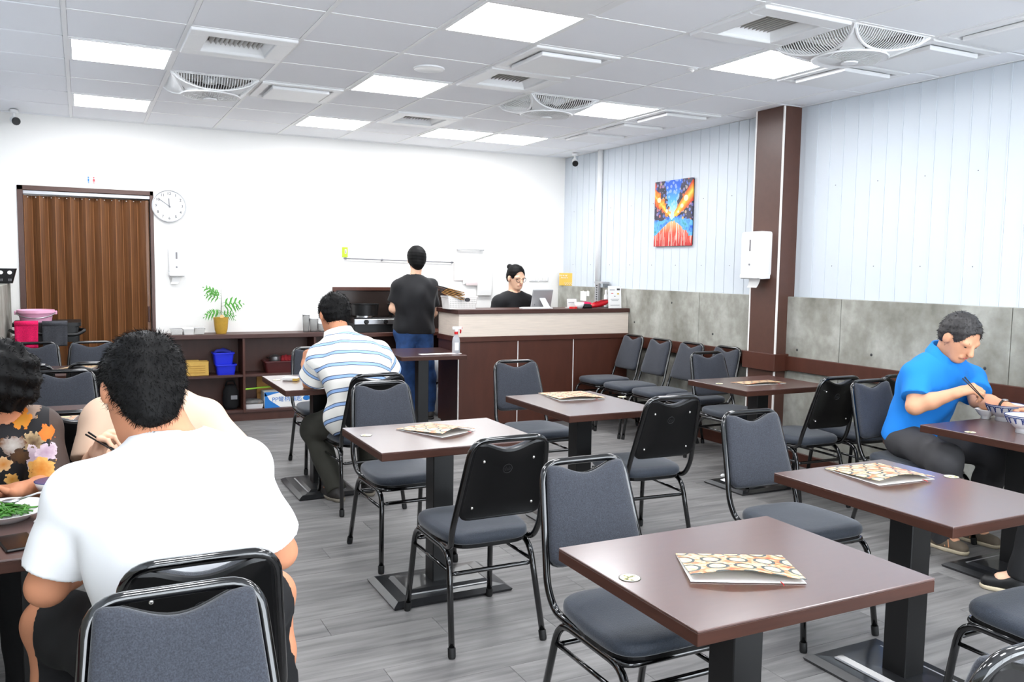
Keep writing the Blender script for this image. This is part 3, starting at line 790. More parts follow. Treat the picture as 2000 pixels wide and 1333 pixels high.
for x in (2.56, 2.95): 
    B().lathe([(.09, 0), (.09, .012), (.075, .014), (.075, 0)], n=20).o('burner_ring', 'steel', ck, .6, loc=(x, KY+.2, .15))
    B().lathe([(.13, 0), (.14, .11), (.145, .115), (.13, .112), (.12, .01)], n=24).o('pot', 'black', ck, .6, loc=(x, KY+.2, .165))
# ================================================================== SMALL THINGS
def menu_card(tx, corners, label, fold=.018, lift=(0, 0, 0, 0)):
    """folded laminated menu lying on a table: corners given in world xy (4), slightly sprung open"""
    z = TH+.0015; c4 = [V((p.x, p.y, 0)) for p in corners]; cen = sum(c4, V())/4
    ex = ((c4[1]-c4[0])+(c4[2]-c4[3])).normalized(); ang = math.atan2(ex.y, ex.x)
    hx = ((c4[1]-c4[0]).length+(c4[2]-c4[3]).length)/4; hy = ((c4[3]-c4[0]).length+(c4[2]-c4[1]).length)/4
    t = thing('menu', label, 'menu', (cen.x, cen.y, z), ang, 'folded laminated menus')
    def sheet(zf, th):
        n = 9; vs = []; fs = []
        for l in (0, 1):
            for i in range(n):
                for j in range(n):
                    u, v = i/(n-1)*2-1, j/(n-1)*2-1
                    vs.append((u*hx, v*hy, zf(u, v)+(th if l else 0)))
        for l in (0, 1):
            for i in range(n-1):
                for j in range(n-1):
                    a = l*n*n+i*n+j; q = (a, a+n, a+n+1, a+1); fs.append(q if l else q[::-1])
        rim = [i*n for i in range(n)]+[(n-1)*n+j for j in range(1, n)]+[i*n+n-1 for i in range(n-2, -1, -1)]+[j for j in range(n-2, 0, -1)]
        for k in range(len(rim)):
            a, c_ = rim[k], rim[(k+1) % len(rim)]; fs.append((a, c_, c_+n*n, a+n*n))
        return vs, fs
    vs, fs = sheet(lambda u, v: 0.0, .0012); obj('inner_page', mesh('inner_page', vs, fs, .6), 'paper', t)
    vs, fs = sheet(lambda u, v: .002+fold*(1-v)/2*(.6+.4*math.cos(2.2*u+.4))+lift[0]*max(0, u)*max(0, -v), .0012); obj('cover', mesh('cover', vs, fs, .6), 'menu', t)
    B().tube([(hx*.55, -hy, .004), (hx*.57, -hy-.012, .003), (hx*.56, -hy-.022, .002)], .0012, 5).o('ribbon', 'red', t)
    return t
def cz(*pts): return [WZ(p[0], p[1], TH+.01) for p in pts]
menu_card(T1, cz((1347, 1128), (1605, 1136), (1500, 1080), (1322, 1080)), 'open printed menu lying on the nearest table', .03)
menu_card(T3, cz((862, 852), (920, 840), (845, 822), (775, 836)), 'printed menu on the middle table', .03)
menu_card(T2, cz((1085, 781), (1180, 777), (1138, 762), (1060, 766)), 'printed menu on the table before the counter', .02)
menu_card(T4, cz((1704, 947), (1812, 932), (1725, 902), (1622, 910)), 'printed menu on the table left of the man in blue', .03)
menu_card(T5, cz((1455, 752), (1535, 747), (1500, 741), (1432, 745)), 'printed menu with pink cover on the table beside the column', .015)
menu_card(T10, cz((128, 722), (180, 722), (178, 713), (127, 713)), 'printed menu on the far left table', .015)
menu_card(T11, cz((107, 830), (150, 828), (140, 805), (98, 806)), 'printed menu on the left table behind the woman', .015)

# back wall things
def wallp(px, py, d=0): p = W(px, py, BACK-d); return p
p = wallp(330, 403)
ck = thing('wall_clock', 'round white wall clock beside the folding door', 'clock', (p.x, BACK, p.z))
B().lathe([(.152, 0), (.152, -.03), (.145, -.036), (.140, -.030), (.139, -.018)], n=48, axis='y').o('rim', mat('clock_rim', (206, 206, 208), .4), ck, .6)
B().lathe([(.142, 0), (.142, -.026), (.001, -.026)], n=48, axis='y').o('dial', mat('clock_dial', (222, 222, 222), .6), ck)
for h in range(1, 13):
    a = PI/2-h*PI/6; text('numeral', str(h), .036, 'inkdark', ck, (.114*math.cos(a), -.0272, .114*math.sin(a)), (PI/2, 0, 0))
B().box(-.004, .004, -.0295, -.028, -.015, .07).o('hour_hand', 'inkgrey', ck, rot=(0, -.05, 0)); B().box(-.0025, .0025, -.0315, -.030, -.02, .10).o('minute_hand', 'inkgrey', ck, rot=(0, -.95, 0))
B().lathe([(.007, 0), (.007, -.034)], n=10, axis='y').o('hub', 'inkgrey', ck)
def dispenser(p, rz, label, hw, hh, dep):
    t = thing('soap_dispenser' if hw < .08 else 'towel_dispenser', label, 'dispenser', p, rz)
    def rr(h1, h2, y, r=.025): 
        pts = fillet([(-h1, 0, -h2), (h1, 0, -h2), (h1, 0, h2), (-h1, 0, h2)], r, 4, True); return [V((q.x, y, q.z)) for q in pts]
    B().rings([rr(hw, hh, 0), rr(hw, hh, -dep*.7), rr(hw*.94, hh*.96, -dep*.93), rr(hw*.8, hh*.86, -dep)]).o('cover', 'white', t, .7)
    B().box(-.009, .009, -dep-.002, -dep+.01, hh*.1, hh*.62, .002).o('window', mat('grey_window', (120, 116, 118), .3), t)
    B().lathe([(.008, 0), (.008, -.004)], n=12, axis='y').o('lock', 'inkgrey', t, loc=(0, -dep, -hh*.5))
    B().rings([rr(hw*1.02, .018, -.01, .008), rr(hw*1.04, .022, -dep*.8, .008), rr(hw*.9, .014, -dep*1.02, .008)]).o('tray', 'white', t, .7, loc=(0, 0, -hh-.005))
    n = 8; vs = []
    for i in range(n+1):
        u = i/n
        for s in (-1, 1): vs.append((s*hw*.55*(1-.15*u)-.02*u*u, -dep*.5-.05*u*u*dep*6*.3, -hh-.02-.075*u))
    vs += [(a, y_+.001, z) for a, y_, z in vs]
    fs = [(2*i, 2*i+1, 2*i+3, 2*i+2) for i in range(n)]+[(2*n+2+2*i, 2*n+2+2*i+2, 2*n+2+2*i+3, 2*n+2+2*i+1) for i in range(n)]
    obj('paper_sheet', mesh('paper_sheet', vs, fs, True), 'paper', t)
p = wallp(343, 509); t = dispenser((p.x, BACK, p.z), 0, 'white paper towel dispenser on the back wall by the clock', .069, .125, .09)
p = WX(1487, 496, 4.85); dispenser((4.85, p.y, p.z), -PI/2, 'white paper towel dispenser on the brown column', .115, .175, .12)
# restroom sign
p = wallp(178, 354); t = thing('restroom_sign', 'small white restroom sign above the folding door', 'sign', (p.x, BACK, p.z))
B().box(-.05, .05, -.004, 0, -.055, .055, .001).o('plate', 'paper', t)
for x, mm in ((-.022, 'ink'), (.022, 'inkred')):
    f_ = B().lathe([(.007, 0), (.007, -.0012)], n=10, axis='y', c=(x, -.004, .032)); w_ = .006 if mm == 'ink' else .011
    f_.add([(x-.006, -.0052, .022), (x+.006, -.0052, .022), (x+w_, -.0052, -.002), (x-w_, -.0052, -.002)], [(0, 1, 2, 3)]); f_.box(x-.005, x-.001, -.0052, -.004, -.022, -.002); f_.box(x+.001, x+.005, -.0052, -.004, -.022, -.002)
    f_.o('pictogram', mm, t)
B().box(-.001, .001, -.0052, -.004, -.015, .035).o('divider', 'inkdark', t)
# green exit style sign and slim rails
p = wallp(673.5, 493); t = thing('green_sign', 'small lime green sign at the end of the wall rail', 'sign', (p.x, BACK, p.z))
B().box(-.03, .03, -.006, 0, -.052, .052, .001).o('plate', 'signgreen', t); B().box(-.002, .016, -.0072, -.006, -.015, .03).o('white_field', 'paper', t)
r_ = B().lathe([(.004, 0), (.004, -.001)], n=8, axis='y', c=(.005, -.0072, .02)); r_.box(.002, .008, -.0082, -.0072, -.006, .014); r_.box(.002, .016, -.0082, -.0072, -.012, -.007); r_.o('pictogram', 'inkdark', t)
a, c_ = wallp(670, 505), wallp(884, 513)
t = thing('wall_rail', 'long thin grey rail screwed to the white back wall', 'rail', (0, 0, 0)); B().tube([(a.x, BACK-.02, a.z), (c_.x, BACK-.02, c_.z)], .006, 8).o('bar', 'inkgrey', t, True)
for u in (.02, .34, .68, .99): q = a.lerp(c_, u); B().box(q.x-.008, q.x+.008, BACK-.022, BACK, q.z-.01, q.z+.01).o('bracket', 'inkgrey', t)
a, c_ = wallp(890, 486), wallp(943, 488)
t = thing('towel_rail', 'short white rail on the back wall above the hanging papers', 'rail', (0, 0, 0)); B().tube([(a.x, BACK-.03, a.z), (c_.x, BACK-.03, c_.z)], .012, 8).o('bar', 'white', t, True)
for u in (.08, .92): q = a.lerp(c_, u); B().box(q.x-.014, q.x+.014, BACK-.035, BACK, q.z-.014, q.z+.014).o('bracket', 'white', t)
for k, (x0, y0, x1, y1, mm, lb) in enumerate(((886, 510, 906, 548, 'paperpink', 'pinkish paper slip hanging leftmost on the back wall'), (903, 508, 936, 555, 'paper', 'wide white paper hanging in the middle of the back wall notices'), (908, 540, 931, 558, 'paperpink', 'pink lower sheet peeking below the hanging papers'), (930, 518, 957, 577, 'paper', 'tall white paper hanging nearest the cashier'))):
    a, c_ = wallp(x0, y0), wallp(x1, y1)
    t = thing('hanging_paper', lb, 'paper', ((a.x+c_.x)/2, BACK, a.z), 0, 'papers hung on back wall'); w_ = (c_.x-a.x)/2; h_ = a.z-c_.z; d_ = .012+.006*k
    vs = []; n = 6
    for i in range(n+1):
        for s in (-1, 1): vs.append((s*w_, -d_-.012*math.sin(i/n*3), -h_*i/n))
    vs += [(x, y_-.0012, z) for x, y_, z in vs]; m_ = 2*n+2
    fs = [(2*i, 2*i+2, 2*i+3, 2*i+1) for i in range(n)]+[(m_+2*i, m_+2*i+1, m_+2*i+3, m_+2*i+2) for i in range(n)]
    obj('sheet', mesh('sheet', vs, fs, True), mm, t); B().box(-.012, .012, -d_-.004, 0, -.012, .012).o('clip', 'trim', t)
for k, (x0, x1, lb) in enumerate(((1033, 1050, 'left white wall switch plate behind the cashier'), (1052, 1070, 'right white wall switch plate behind the cashier'))):
    a, c_ = wallp(x0, 540), wallp(x1, 550.5); t = thing('wall_switch', lb, 'switch', ((a.x+c_.x)/2, BACK, (a.z+c_.z)/2), 0, 'wall switch plates')
    w_, h_ = (c_.x-a.x)/2, (a.z-c_.z)/2; B().box(-w_, w_, -.01, 0, -h_, h_, .003).o('plate', 'white', t)
    for j in range(3): B().box(-w_*.8+j*w_*.55, -w_*.8+j*w_*.55+w_*.5, -.014, -.009, -h_*.6, h_*.6, .002).o('rocker', 'trim', t)

# painting on the right wall
a = WX(1280.5, 357, RX-.03); c_ = WX(1350, 478, RX-.03)
PWd, PHt = (a.y-c_.y), 0.62; pc = V((RX-.012, (a.y+c_.y)/2, 2.045))
pm_ = mat('abstract_canvas', (200, 100, 40), .5)
nt, b = node_graph(pm_); g = G(nt); o_ = g.obj(); X = g.xyz(o_); u = g.m('DIVIDE', X[1], -PWd/2); v = g.m('DIVIDE', X[2], PHt/2)   # u,v in -1..1, u to the right
vo = nt.nodes.new('ShaderNodeTexVoronoi'); vo.inputs['Scale'].default_value = 26; nt.links.new(o_, vo.inputs['Vector'])
dabs = g.m('LESS_THAN', vo.outputs['Distance'], .42); n1 = g.noise(o_, 18, 4); n2 = g.noise(g.map(o_, (1, 60, 3)), 1.2, 2)
u2 = g.m('ADD', u, g.m('MULTIPLY', g.m('SUBTRACT', n1, .5), .35)); v2 = g.m('ADD', v, g.m('MULTIPLY', g.m('SUBTRACT', n1, .5), .35)); au = g.m('ABSOLUTE', u2)
base = g.ramp(n1, [(.3, lin((34, 34, 50))), (.5, lin((70, 66, 82))), (.7, lin((40, 44, 70)))])
base = g.mix(g.m('MULTIPLY', dabs, .8), base, g.ramp(vo.outputs['Color'], [(.15, lin((220, 110, 70))), (.4, lin((120, 150, 220))), (.6, lin((90, 100, 190))), (.85, lin((230, 200, 130)))]))
bl = g.m('LESS_THAN', au, g.m('ADD', .12, g.m('MULTIPLY', g.m('ADD', v2, .1), .32)))
c = g.mix(bl, base, g.mix(g.m('MULTIPLY', dabs, .5), g.ramp(v, [(0, lin((190, 230, 240))), (.35, lin((90, 180, 235))), (.8, lin((40, 100, 215)))]), lin((190, 215, 250))))
wing = g.m('ABSOLUTE', g.m('SUBTRACT', v2, g.m('SUBTRACT', g.m('MULTIPLY', au, .78), .16)))
glow = g.m('MULTIPLY', g.m('LESS_THAN', wing, g.m('ADD', .1, g.m('MULTIPLY', au, .22))), g.m('GREATER_THAN', au, .1))
c = g.mix(glow, c, g.ramp(wing, [(0, lin((255, 214, 90))), (.12, lin((250, 150, 40))), (.26, lin((214, 70, 36)))]))
for (lu, lv, lr) in ((-.75, .43, .1), (.68, .42, .11), (.48, .2, .08), (-.32, .08, .07), (.3, .03, .05), (-.15, -.05, .045)):
    d_ = g.m('SQRT', g.m('ADD', g.m('POWER', g.m('SUBTRACT', u, lu), 2), g.m('POWER', g.m('MULTIPLY', g.m('SUBTRACT', v, lv), 1.25), 2)))
    c = g.mix(g.m('LESS_THAN', d_, lr), c, lin((255, 244, 190)))
low = g.m('LESS_THAN', v2, g.m('SUBTRACT', -.12, g.m('MULTIPLY', au, .1)))
c = g.mix(low, c, g.ramp(n1, [(.35, lin((40, 90, 200))), (.55, lin((100, 180, 230))), (.7, lin((60, 150, 150)))]))
path = g.m('LESS_THAN', v2, g.m('SUBTRACT', -.18, g.m('MULTIPLY', au, .52)))
c = g.mix(path, c, g.ramp(g.m('MULTIPLY', g.m('ADD', v, 1), .6), [(0, lin((190, 40, 44))), (.25, lin((222, 84, 60))), (.5, lin((250, 200, 130)))]))
c = g.mix(g.m('MULTIPLY', path, g.m('GREATER_THAN', n2, .58)), c, lin((250, 226, 210)))
nt.links.new(c, b.inputs['Base Color'])
pt = thing('wall_painting', 'colourful abstract canvas in orange and blue on the right wall', 'painting', (pc.x, pc.y, pc.z))
B().box(-.022, -.006, -PWd/2, PWd/2, -PHt/2, PHt/2, .002).o('canvas', pm_, pt)
B().box(-.006, .006, -PWd/2+.01, PWd/2-.01, -PHt/2+.01, PHt/2-.01).o('stretcher_frame', 'black', pt)

# plant
p = W(432, 655, 8.5)
t = thing('potted_plant', 'fern-like potted plant in a yellow pot on the shelf unit', 'plant', (p.x, 8.5, ST_))
B().lathe([(.045, 0), (.05, .01), (.056, .03), (.058, .033), (.07, .15), (.073, .155), (.066, .155), (.055, .12)], n=24).o('pot', 'pot', t, .7)
B().lathe([(.062, .0), (.001, .006)], n=18).o('soil', 'soil', t, loc=(0, 0, .142))
B().tube([(0, 0, .14), (.004, 0, .24), (.006, 0, .34), (.004, 0, .42)], [.004, .003, .002, .001], 6).o('stem', 'stem', t, True)
rnd = random.Random(3)
def frond(base, d, L, droop, name='frond'):
    f_ = B(); d = V(d).normalized(); sd = d.cross(V((.45, -1, .5))).normalized(); P_ = []
    for i in range(11):
        u_ = i/10; P_.append(V(base)+d*(L*u_)+V((0, 0, -droop*u_*u_)))
    f_.tube(P_, .0012, 4)
    for i in (2, 4, 6, 8, 10):
        u_ = i/10; w_ = L*.42*math.sin(PI*min(1, u_*.85+.12)); tn = (P_[i]-P_[i-1]).normalized()
        for s in (-1, 1):
            dd = (sd*s+tn*.55).normalized(); q = P_[i]; wv = tn*(L*.034); e_ = q+dd*w_+V((0, 0, -w_*.25))
            f_.add([q-wv, q+dd*w_*.5-wv*1.3, e_, q+dd*w_*.5+wv*1.3, q+wv], [(0, 1, 2, 3, 4)])
    f_.o(name, 'leaf', t)
for (a, z, L, dr_) in ((2.7, .38, .17, .0), (3.4, .33, .16, .02), (.0, .29, .21, .05), (5.6, .26, .18, .06), (2.3, .36, .15, -.03), (3.5, .19, .17, .07), (2.9, .2, .15, .05), (.3, .19, .14, .05), (5.8, .18, .13, .08), (4.4, .2, .12, .06), (1.5, .2, .12, .05), (4.0, .36, .14, .0)):
    frond((.004, 0, z), (math.cos(a), math.sin(a)*.5, .35 if z > .3 else .2), L, dr_)
B().lathe([(.018, 0), (.018, -.004)], n=14, axis='y').o('tag', mat('tag', (230, 190, 130), .6), t, loc=(0, -.064, .165))

# shelf contents
def on(px0, px1, y): return W(px0, 700, y).x, W(px1, 700, y).x
YS = 8.40
x0, x1 = on(362, 408, YS); t = thing('yellow_carton', 'open yellow cardboard carton on the left shelf', 'carton', ((x0+x1)/2, YS+.06, S1)); w_ = (x1-x0)/2
bx = B(); h_ = .135
bx.box(-w_, w_, -.06, -.056, 0, h_); bx.box(-w_, w_, .056, .06, 0, h_); bx.box(-w_, -w_+.004, -.06, .06, 0, h_); bx.box(w_-.004, w_, -.06, .06, 0, h_); bx.box(-w_, w_, -.06, .06, 0, .004); bx.o('box', 'carton', t)
fl_ = B(); fl_.box(-w_*.9, w_*.2, -.02, .03, h_-.03, h_+.012, .004); fl_.o('flap', 'carton', t)
for k in range(4): B().box(-.07, .07, -.0612, -.06, .03+.02*k, .036+.02*k).o('print_line', mat('carton_print', (176, 134, 60), .8), t)
def bin_(x0, x1, z, h, mm, name, label, cat, y=YS, dep=.15, grp=None):
    t = thing(name, label, cat, ((x0+x1)/2, y+dep/2, z), 0, grp); a = (x1-x0)/2
    def rc(f, zz, g=0): return [V(q) for q in fillet([(-a*f-g, -dep/2*f-g, zz), (a*f+g, -dep/2*f-g, zz), (a*f+g, dep/2*f+g, zz), (-a*f-g, dep/2*f+g, zz)], .02, 3, True)]
    B().rings([rc(.84, 0), rc(.97, h-.012), rc(.97, h-.012, .008), rc(.97, h, .008), rc(.95, h), rc(.83, .012)]).o('tub', mm, t, .6)
    return t
x0, x1 = on(422, 462, YS); bin_(x0, x1, S1, .10, 'blue', 'blue_bin', 'lower one of the two stacked blue plastic bins', 'bin', grp='stacked blue bins')
x0, x1 = on(417, 458, YS); t = bin_(x0, x1, S1+.098, .115, 'blue', 'blue_bin', 'upper one of the two stacked blue bins with cloth on it', 'bin', grp='stacked blue bins')
t = thing('blue_cloth', 'dark blue cloth heaped in the upper blue bin', 'cloth', (W(433, 690, YS).x, YS+.06, S1+.2)); b_ = B()
for k in range(4): b_.tube([V((-.07+.02*k, -.03+.02*k, 0)), V((-.04+.012*k, -.03+.01*k, .03)), V((.02, -.02+.015*k, .028+.004*k)), V((.09, -.03+.02*k, .01))], .016, 8)
b_.o('folds', 'bluecloth', t, True)
x0, x1 = on(437, 468, YS); t = thing('black_bag', 'black soft bag standing on the bottom shelf', 'bag', ((x0+x1)/2, YS+.1, S0)); w_ = (x1-x0)/2
b_ = B(); prof = [(.8, 0), (1, .03), (1.03, .1), (.95, .17), (.7, .22), (.35, .235)]
b_.rings([[V((math.cos(a)*w_*f*(1+.05*math.sin(5*a+z*40)), math.sin(a)*.08*f, z)) for a in np.linspace(0, 2*PI, 24, endpoint=False)] for f, z in prof]); b_.o('body', 'blackcloth', t, True)
B().tube([V((-.05, 0, .22)), V((-.03, 0, .27)), V((.03, 0, .27)), V((.05, 0, .22))], .008, 6).o('handle', 'blackcloth', t, True); B().box(-.01, .05, -.088, -.08, .1, .14, .002).o('label_patch', 'inkgrey', t)
x0, x1 = on(517, 578, YS); bin_(x0, x1, S1, .115, 'maroon', 'maroon_tray', 'deep maroon plastic tray on the right shelf', 'tray', dep=.2)
p = W(537, 700, YS+.08); t = thing('steel_pot', 'small stainless steel pot in the maroon tray', 'pot', (p.x, YS+.08, S1+.1))
B().lathe([(.05, 0), (.055, .01), (.055, .055), (.058, .058), (.05, .056)], n=24).o('body', 'steel', t, .6); B().lathe([(.056, .056), (.03, .07), (.008, .075)], n=20).o('lid', 'steel', t, .6); B().tube([(-.05, -.02, .04), (-.075, -.02, .045), (-.075, .02, .045), (-.05, .02, .04)], .004, 6).o('handle', 'black', t, True)
p = W(563, 700, YS+.08); t = thing('red_cloth', 'crumpled dark red cloth in the maroon tray', 'cloth', (p.x, YS+.09, S1+.1)); b_ = B()
for k in range(5): b_.tube([V((-.06+.03*k, -.04, .01)), V((-.05+.03*k, 0, .045+.006*(k % 2))), V((-.06+.03*k, .04, .012))], .02, 8)
b_.o('folds', 'redcloth', t, True)
# lower right bay
x0, x1 = on(478, 515, YS); t = thing('white_tray', 'shallow white plastic tray in a clear bag on the bottom shelf', 'tray', ((x0+x1)/2, YS+.1, S0)); w_ = (x1-x0)/2
def rq(a, d_, z): return [V(q) for q in fillet([(-a, -d_, z), (a, -d_, z), (a, d_, z), (-a, d_, z)], .015, 3, True)]
B().rings([rq(w_*.9, .08, 0), rq(w_, .09, .045), rq(w_*.96, .085, .045), rq(w_*.86, .075, .006)]).o('tray', 'white', t, .6); B().rings([rq(w_*.98, .088, .047), rq(w_*.95, .08, .07), rq(w_*.6, .05, .085)]).o('bag', 'clear', t, True)
x0, x1 = W(517, 780, YS).x, W(612, 780, YS).x
t = thing('spoon_box', 'white and blue box of PP spoons on the bottom shelf', 'box', ((x0+x1)/2, YS+.11, S0)); w_ = (x1-x0)/2; hb = .155
B().box(-w_, w_, -.1, .1, 0, hb, .003).o('box', 'paper', t)
bm = B(); 
bm.add([(-w_, -.1005, 0), (-w_*.35, -.1005, 0), (-w_*.8, -.1005, hb*.5), (-w_*.98, -.1005, hb)], [(0, 1, 2, 3)]); bm.add([(-w_, -.1005, hb), (-w_, -.1005, hb*.72), (-w_*.55, -.1005, hb*.9), (-w_*.2, -.1005, hb)], [(0, 1, 2, 3)]); bm.o('blue_print', 'ink', t)
text('lettering', 'PP彎柄湯匙', .058, 'ink', t, (-.02, -.1012, hb*.5), (PI/2, 0, 0)); B().lathe([(.035, 0), (.035, -.001)], n=24, axis='y', sy=.7).o('logo', 'ink', t, loc=(w_*.72, -.1003, hb*.52)); B().box(-.03, .01, -.1012, -.1003, hb*.76, hb*.96).o('green_mark', 'inkgreen', t)
x0, x1 = W(616, 780, YS).x, W(640, 780, YS).x; t = thing('blue_box', 'second white and blue box beside the spoon box', 'box', ((x0+x1)/2, YS+.11, S0)); B().box(-.06, .06, -.1, .1, 0, .15, .003).o('box', 'paper', t); B().box(-.06, -.03, -.101, -.1, 0, .15).o('blue_print', 'ink', t)
t = thing('brown_carton', 'brown cardboard piece leaning behind the spoon box', 'carton', (W(530, 740, YS).x, YS+.235, S0)); B().box(-.1, .12, -.01, 0, 0, .29, .002).box(-.1, .12, -.03, -.01, 0, .12).o('panel', 'cardboard', t)
a, c_ = W(479, 761, YS-.02), W(540, 754, YS+.18); t = thing('green_stick', 'lime green plastic stick across the bottom shelf', 'stick', (0, 0, 0)); B().tube([a, c_], .008, 8).o('rod', 'lime', t, True); B().tube([a, a+(a-c_).normalized()*.012], .0095, 8).o('end_cap', 'lime', t)
# things on the shelf top
for k, (px, r_, h_, lb) in enumerate(((598, .035, .17, 'clear plastic tumbler stack left of the striped man'), (613, .045, .13, 'clear plastic jar beside the tumbler stack'), (630, .05, .08, 'low clear plastic tub nearest the striped man'))):
    p = W(px, 650, 8.48); t = thing('clear_container', lb, 'container', (p.x, 8.48, ST_), 0, 'clear containers on shelf'); B().lathe([(r_*.85, 0), (r_, h_), (r_*1.04, h_), (r_*.98, h_-.002), (r_*.83, .004)], n=20).o('cup', 'clear', t, True); B().lathe([(r_*1.06, 0), (r_*1.06, .01), (r_*.4, .014)], n=20).o('lid', 'white', t, .6, loc=(0, 0, h_))
for k, (px, lb) in enumerate(((345, 'clear takeaway box at the left end of the shelf top'), (368, 'pale paper packet on the shelf top'), (388, 'clear takeaway box nearest the potted plant'))):
    p = W(px, 650, 8.48); t = thing('takeaway_box', lb, 'box', (p.x, 8.48, ST_), 0, 'takeaway boxes on shelf'); mm = 'paper' if k == 1 else 'clear'
    B().rings([rq(.045, .045, 0), rq(.055, .055, .05), rq(.058, .058, .05), rq(.058, .058, .056), rq(.02, .02, .062)]).o('body', mm, t, .7); B().box(-.05, .05, -.012, .012, .06, .066, .002).o('clasp', 'white', t)

# trolley with bucket and towels
CXa, CXb, CYa, CYb = -.50, -.03, 7.92, 8.36; CH = 1.0
t = thing('service_trolley', 'black plastic service trolley before the folding door', 'trolley', (0, 0, 0))
def rim(z0, z1, g=0):
    b_ = B(); a = [(CXa-g, CYa-g), (CXb+g, CYa-g), (CXb+g, CYb+g), (CXa-g, CYb+g)]
    b_.rings([[V(q) for q in fillet([(x, y_, z) for x, y_ in a], .04, 4, True)] for z in (z0, z1)]); return b_
rim(CH-.03, CH, .015).o('top_tray', 'black', t, .6); rim(CH-.16, CH-.03).o('tray_apron', 'black', t, .6); rim(.45, .53, .01).o('middle_tray', 'black', t, .6); rim(.12, .2, .01).o('bottom_tray', 'black', t, .6)
for x in (CXa+.03, CXb-.03):
    for y_ in (CYa+.03, CYb-.03): B().box(x-.025, x+.025, y_-.025, y_+.025, .08, CH-.03, .006).o('post', 'black', t); B().lathe([(.04, -.012), (.045, 0), (.04, .012)], n=16, axis='x', c=(x, y_, .045)).o('castor', 'rubber', t, .6)
B().tube(fillet([(CXb, CYa+.05, CH-.06), (CXb+.05, CYa-.02, CH-.06), (CXb-.02, CYa-.05, CH-.10), (CXa+.0, CYa-.05, CH-.07), (CXa-.03, CYa+.05, CH-.06)], .04, 5), .014, 8).o('push_handle', 'black', t, True)
p = W(70, 612, 8.12); t = thing('pink_bucket', 'pale pink plastic bucket on top of the trolley', 'bucket', (p.x, 8.12, CH))
B().lathe([(.115, 0), (.125, .06), (.140, .075), (.140, .098), (.132, .10), (.128, .096), (.11, .01)], n=32).o('tub', 'pink', t, .7); B().tube([V((.145*math.cos(a), -.145*math.sin(a)*.9, .085-.05*math.sin(a))) for a in np.linspace(0, PI, 16)], .004, 6).o('bail_handle', 'steel', t, True)
for s in (-1, 1): B().box(s*.145-.012, s*.145+.012, -.015, .015, .06, .09, .003).o('ear', 'pink', t)
def towel(px0, px1, py0, py1, mm, lb):
    a, c_ = W(px0, py0, CYa-.065), W(px1, py1, CYa-.065); n = 12; t = thing('towel', lb, 'towel', ((a.x+c_.x)/2, CYa-.07, a.z), 0, 'towels on the trolley handle'); w_ = (c_.x-a.x)/2; h_ = a.z-c_.z; rings_ = []
    for i in range(n+1):
        u_ = i/n; row = []
        for k in range(9):
            v_ = k/8*2-1; row.append(V((v_*w_*(1-.05*u_), -.012-.01*math.sin(v_*5+u_)*u_, -h_*u_)))
        back = [V((q.x, q.y+.018, q.z)) for q in row[::-1]]; rings_.append(row+back)
    B().rings(rings_).o('front_drop', mm, t, True)
    B().rings([[V((q.x, q.y+.045, q.z*.5)) for q in r_] for r_ in rings_]).o('back_drop', mm, t, True)
    B().tube([V((-w_, .004, .003)), V((w_, .004, .003))], .024, 10).o('fold', mm, t, True)
towel(28, 76, 634, 680, 'hotpink', 'bright pink towel hung on the trolley handle'); towel(82, 133, 634, 676, 'greytowel', 'dark grey towel hung on the trolley handle')
# black basket on the left ledge
p = V((LC-.03, 8.42, 1.312)); p = W(21, 545, 8.42)
t = thing('black_basket', 'small black plastic basket with round holes on the left ledge', 'basket', (-.575, 8.42, 1.312)); 
def br(h, d_, z): return [V(q) for q in fillet([(-h, -d_, z), (h, -d_, z), (h, d_, z), (-h, d_, z)], .01, 3, True)]
B().rings([br(.045, .05, 0), br(.078, .07, .125), br(.074, .066, .125), br(.042, .046, .006)]).o('body', 'black', t, .6)
for x in (-.035, .03): B().lathe([(.016, 0), (.016, -.001)], n=16, axis='y', sx=1.1).o('hole', 'paper', t, loc=(x, -.0685, .092))
for x in (-.035, .03):
    for k in range(3): B().box(x-.012+k*.009, x-.007+k*.009, -.062, -.055, .02, .04).o('slot', 'inkgrey', t)

# ------------------------------------------------------------------ on the counter
t = thing('menu_basket', 'white woven plastic basket at the left end of the counter', 'basket', (W(900, 595, 7.36).x, 7.40, CT)); 
def bs(f, z): return [V(q) for q in fillet([(-.15*f, -.10*f, z), (.15*f, -.10*f, z), (.15*f, .10*f, z), (-.15*f, .10*f, z)], .025, 4, True)]
B().rings([bs(.92, 0), bs(1, .105), bs(1.03, .108), bs(1.03, .122), bs(.98, .122), bs(.9, .006)]).o('tub', 'trim', t, .6)
hm = mat('weave_shadow', (196, 194, 188), .7)
for r_ in range(5): 
    b_ = B()
    for k in range(17): f_ = .94+.012*r_; b_.box(-.128+k*.016-.004, -.128+k*.016+.004, -.101*f_-.0012, -.099*f_, .016+r_*.017, .025+r_*.017)
    b_.o('weave_row', hm, t)
B().lathe([(.018, 0), (.018, -.003)], n=14, axis='y', sx=1.6).o('hand_hole', 'inkdark', t, loc=(.04, -.1, .088))
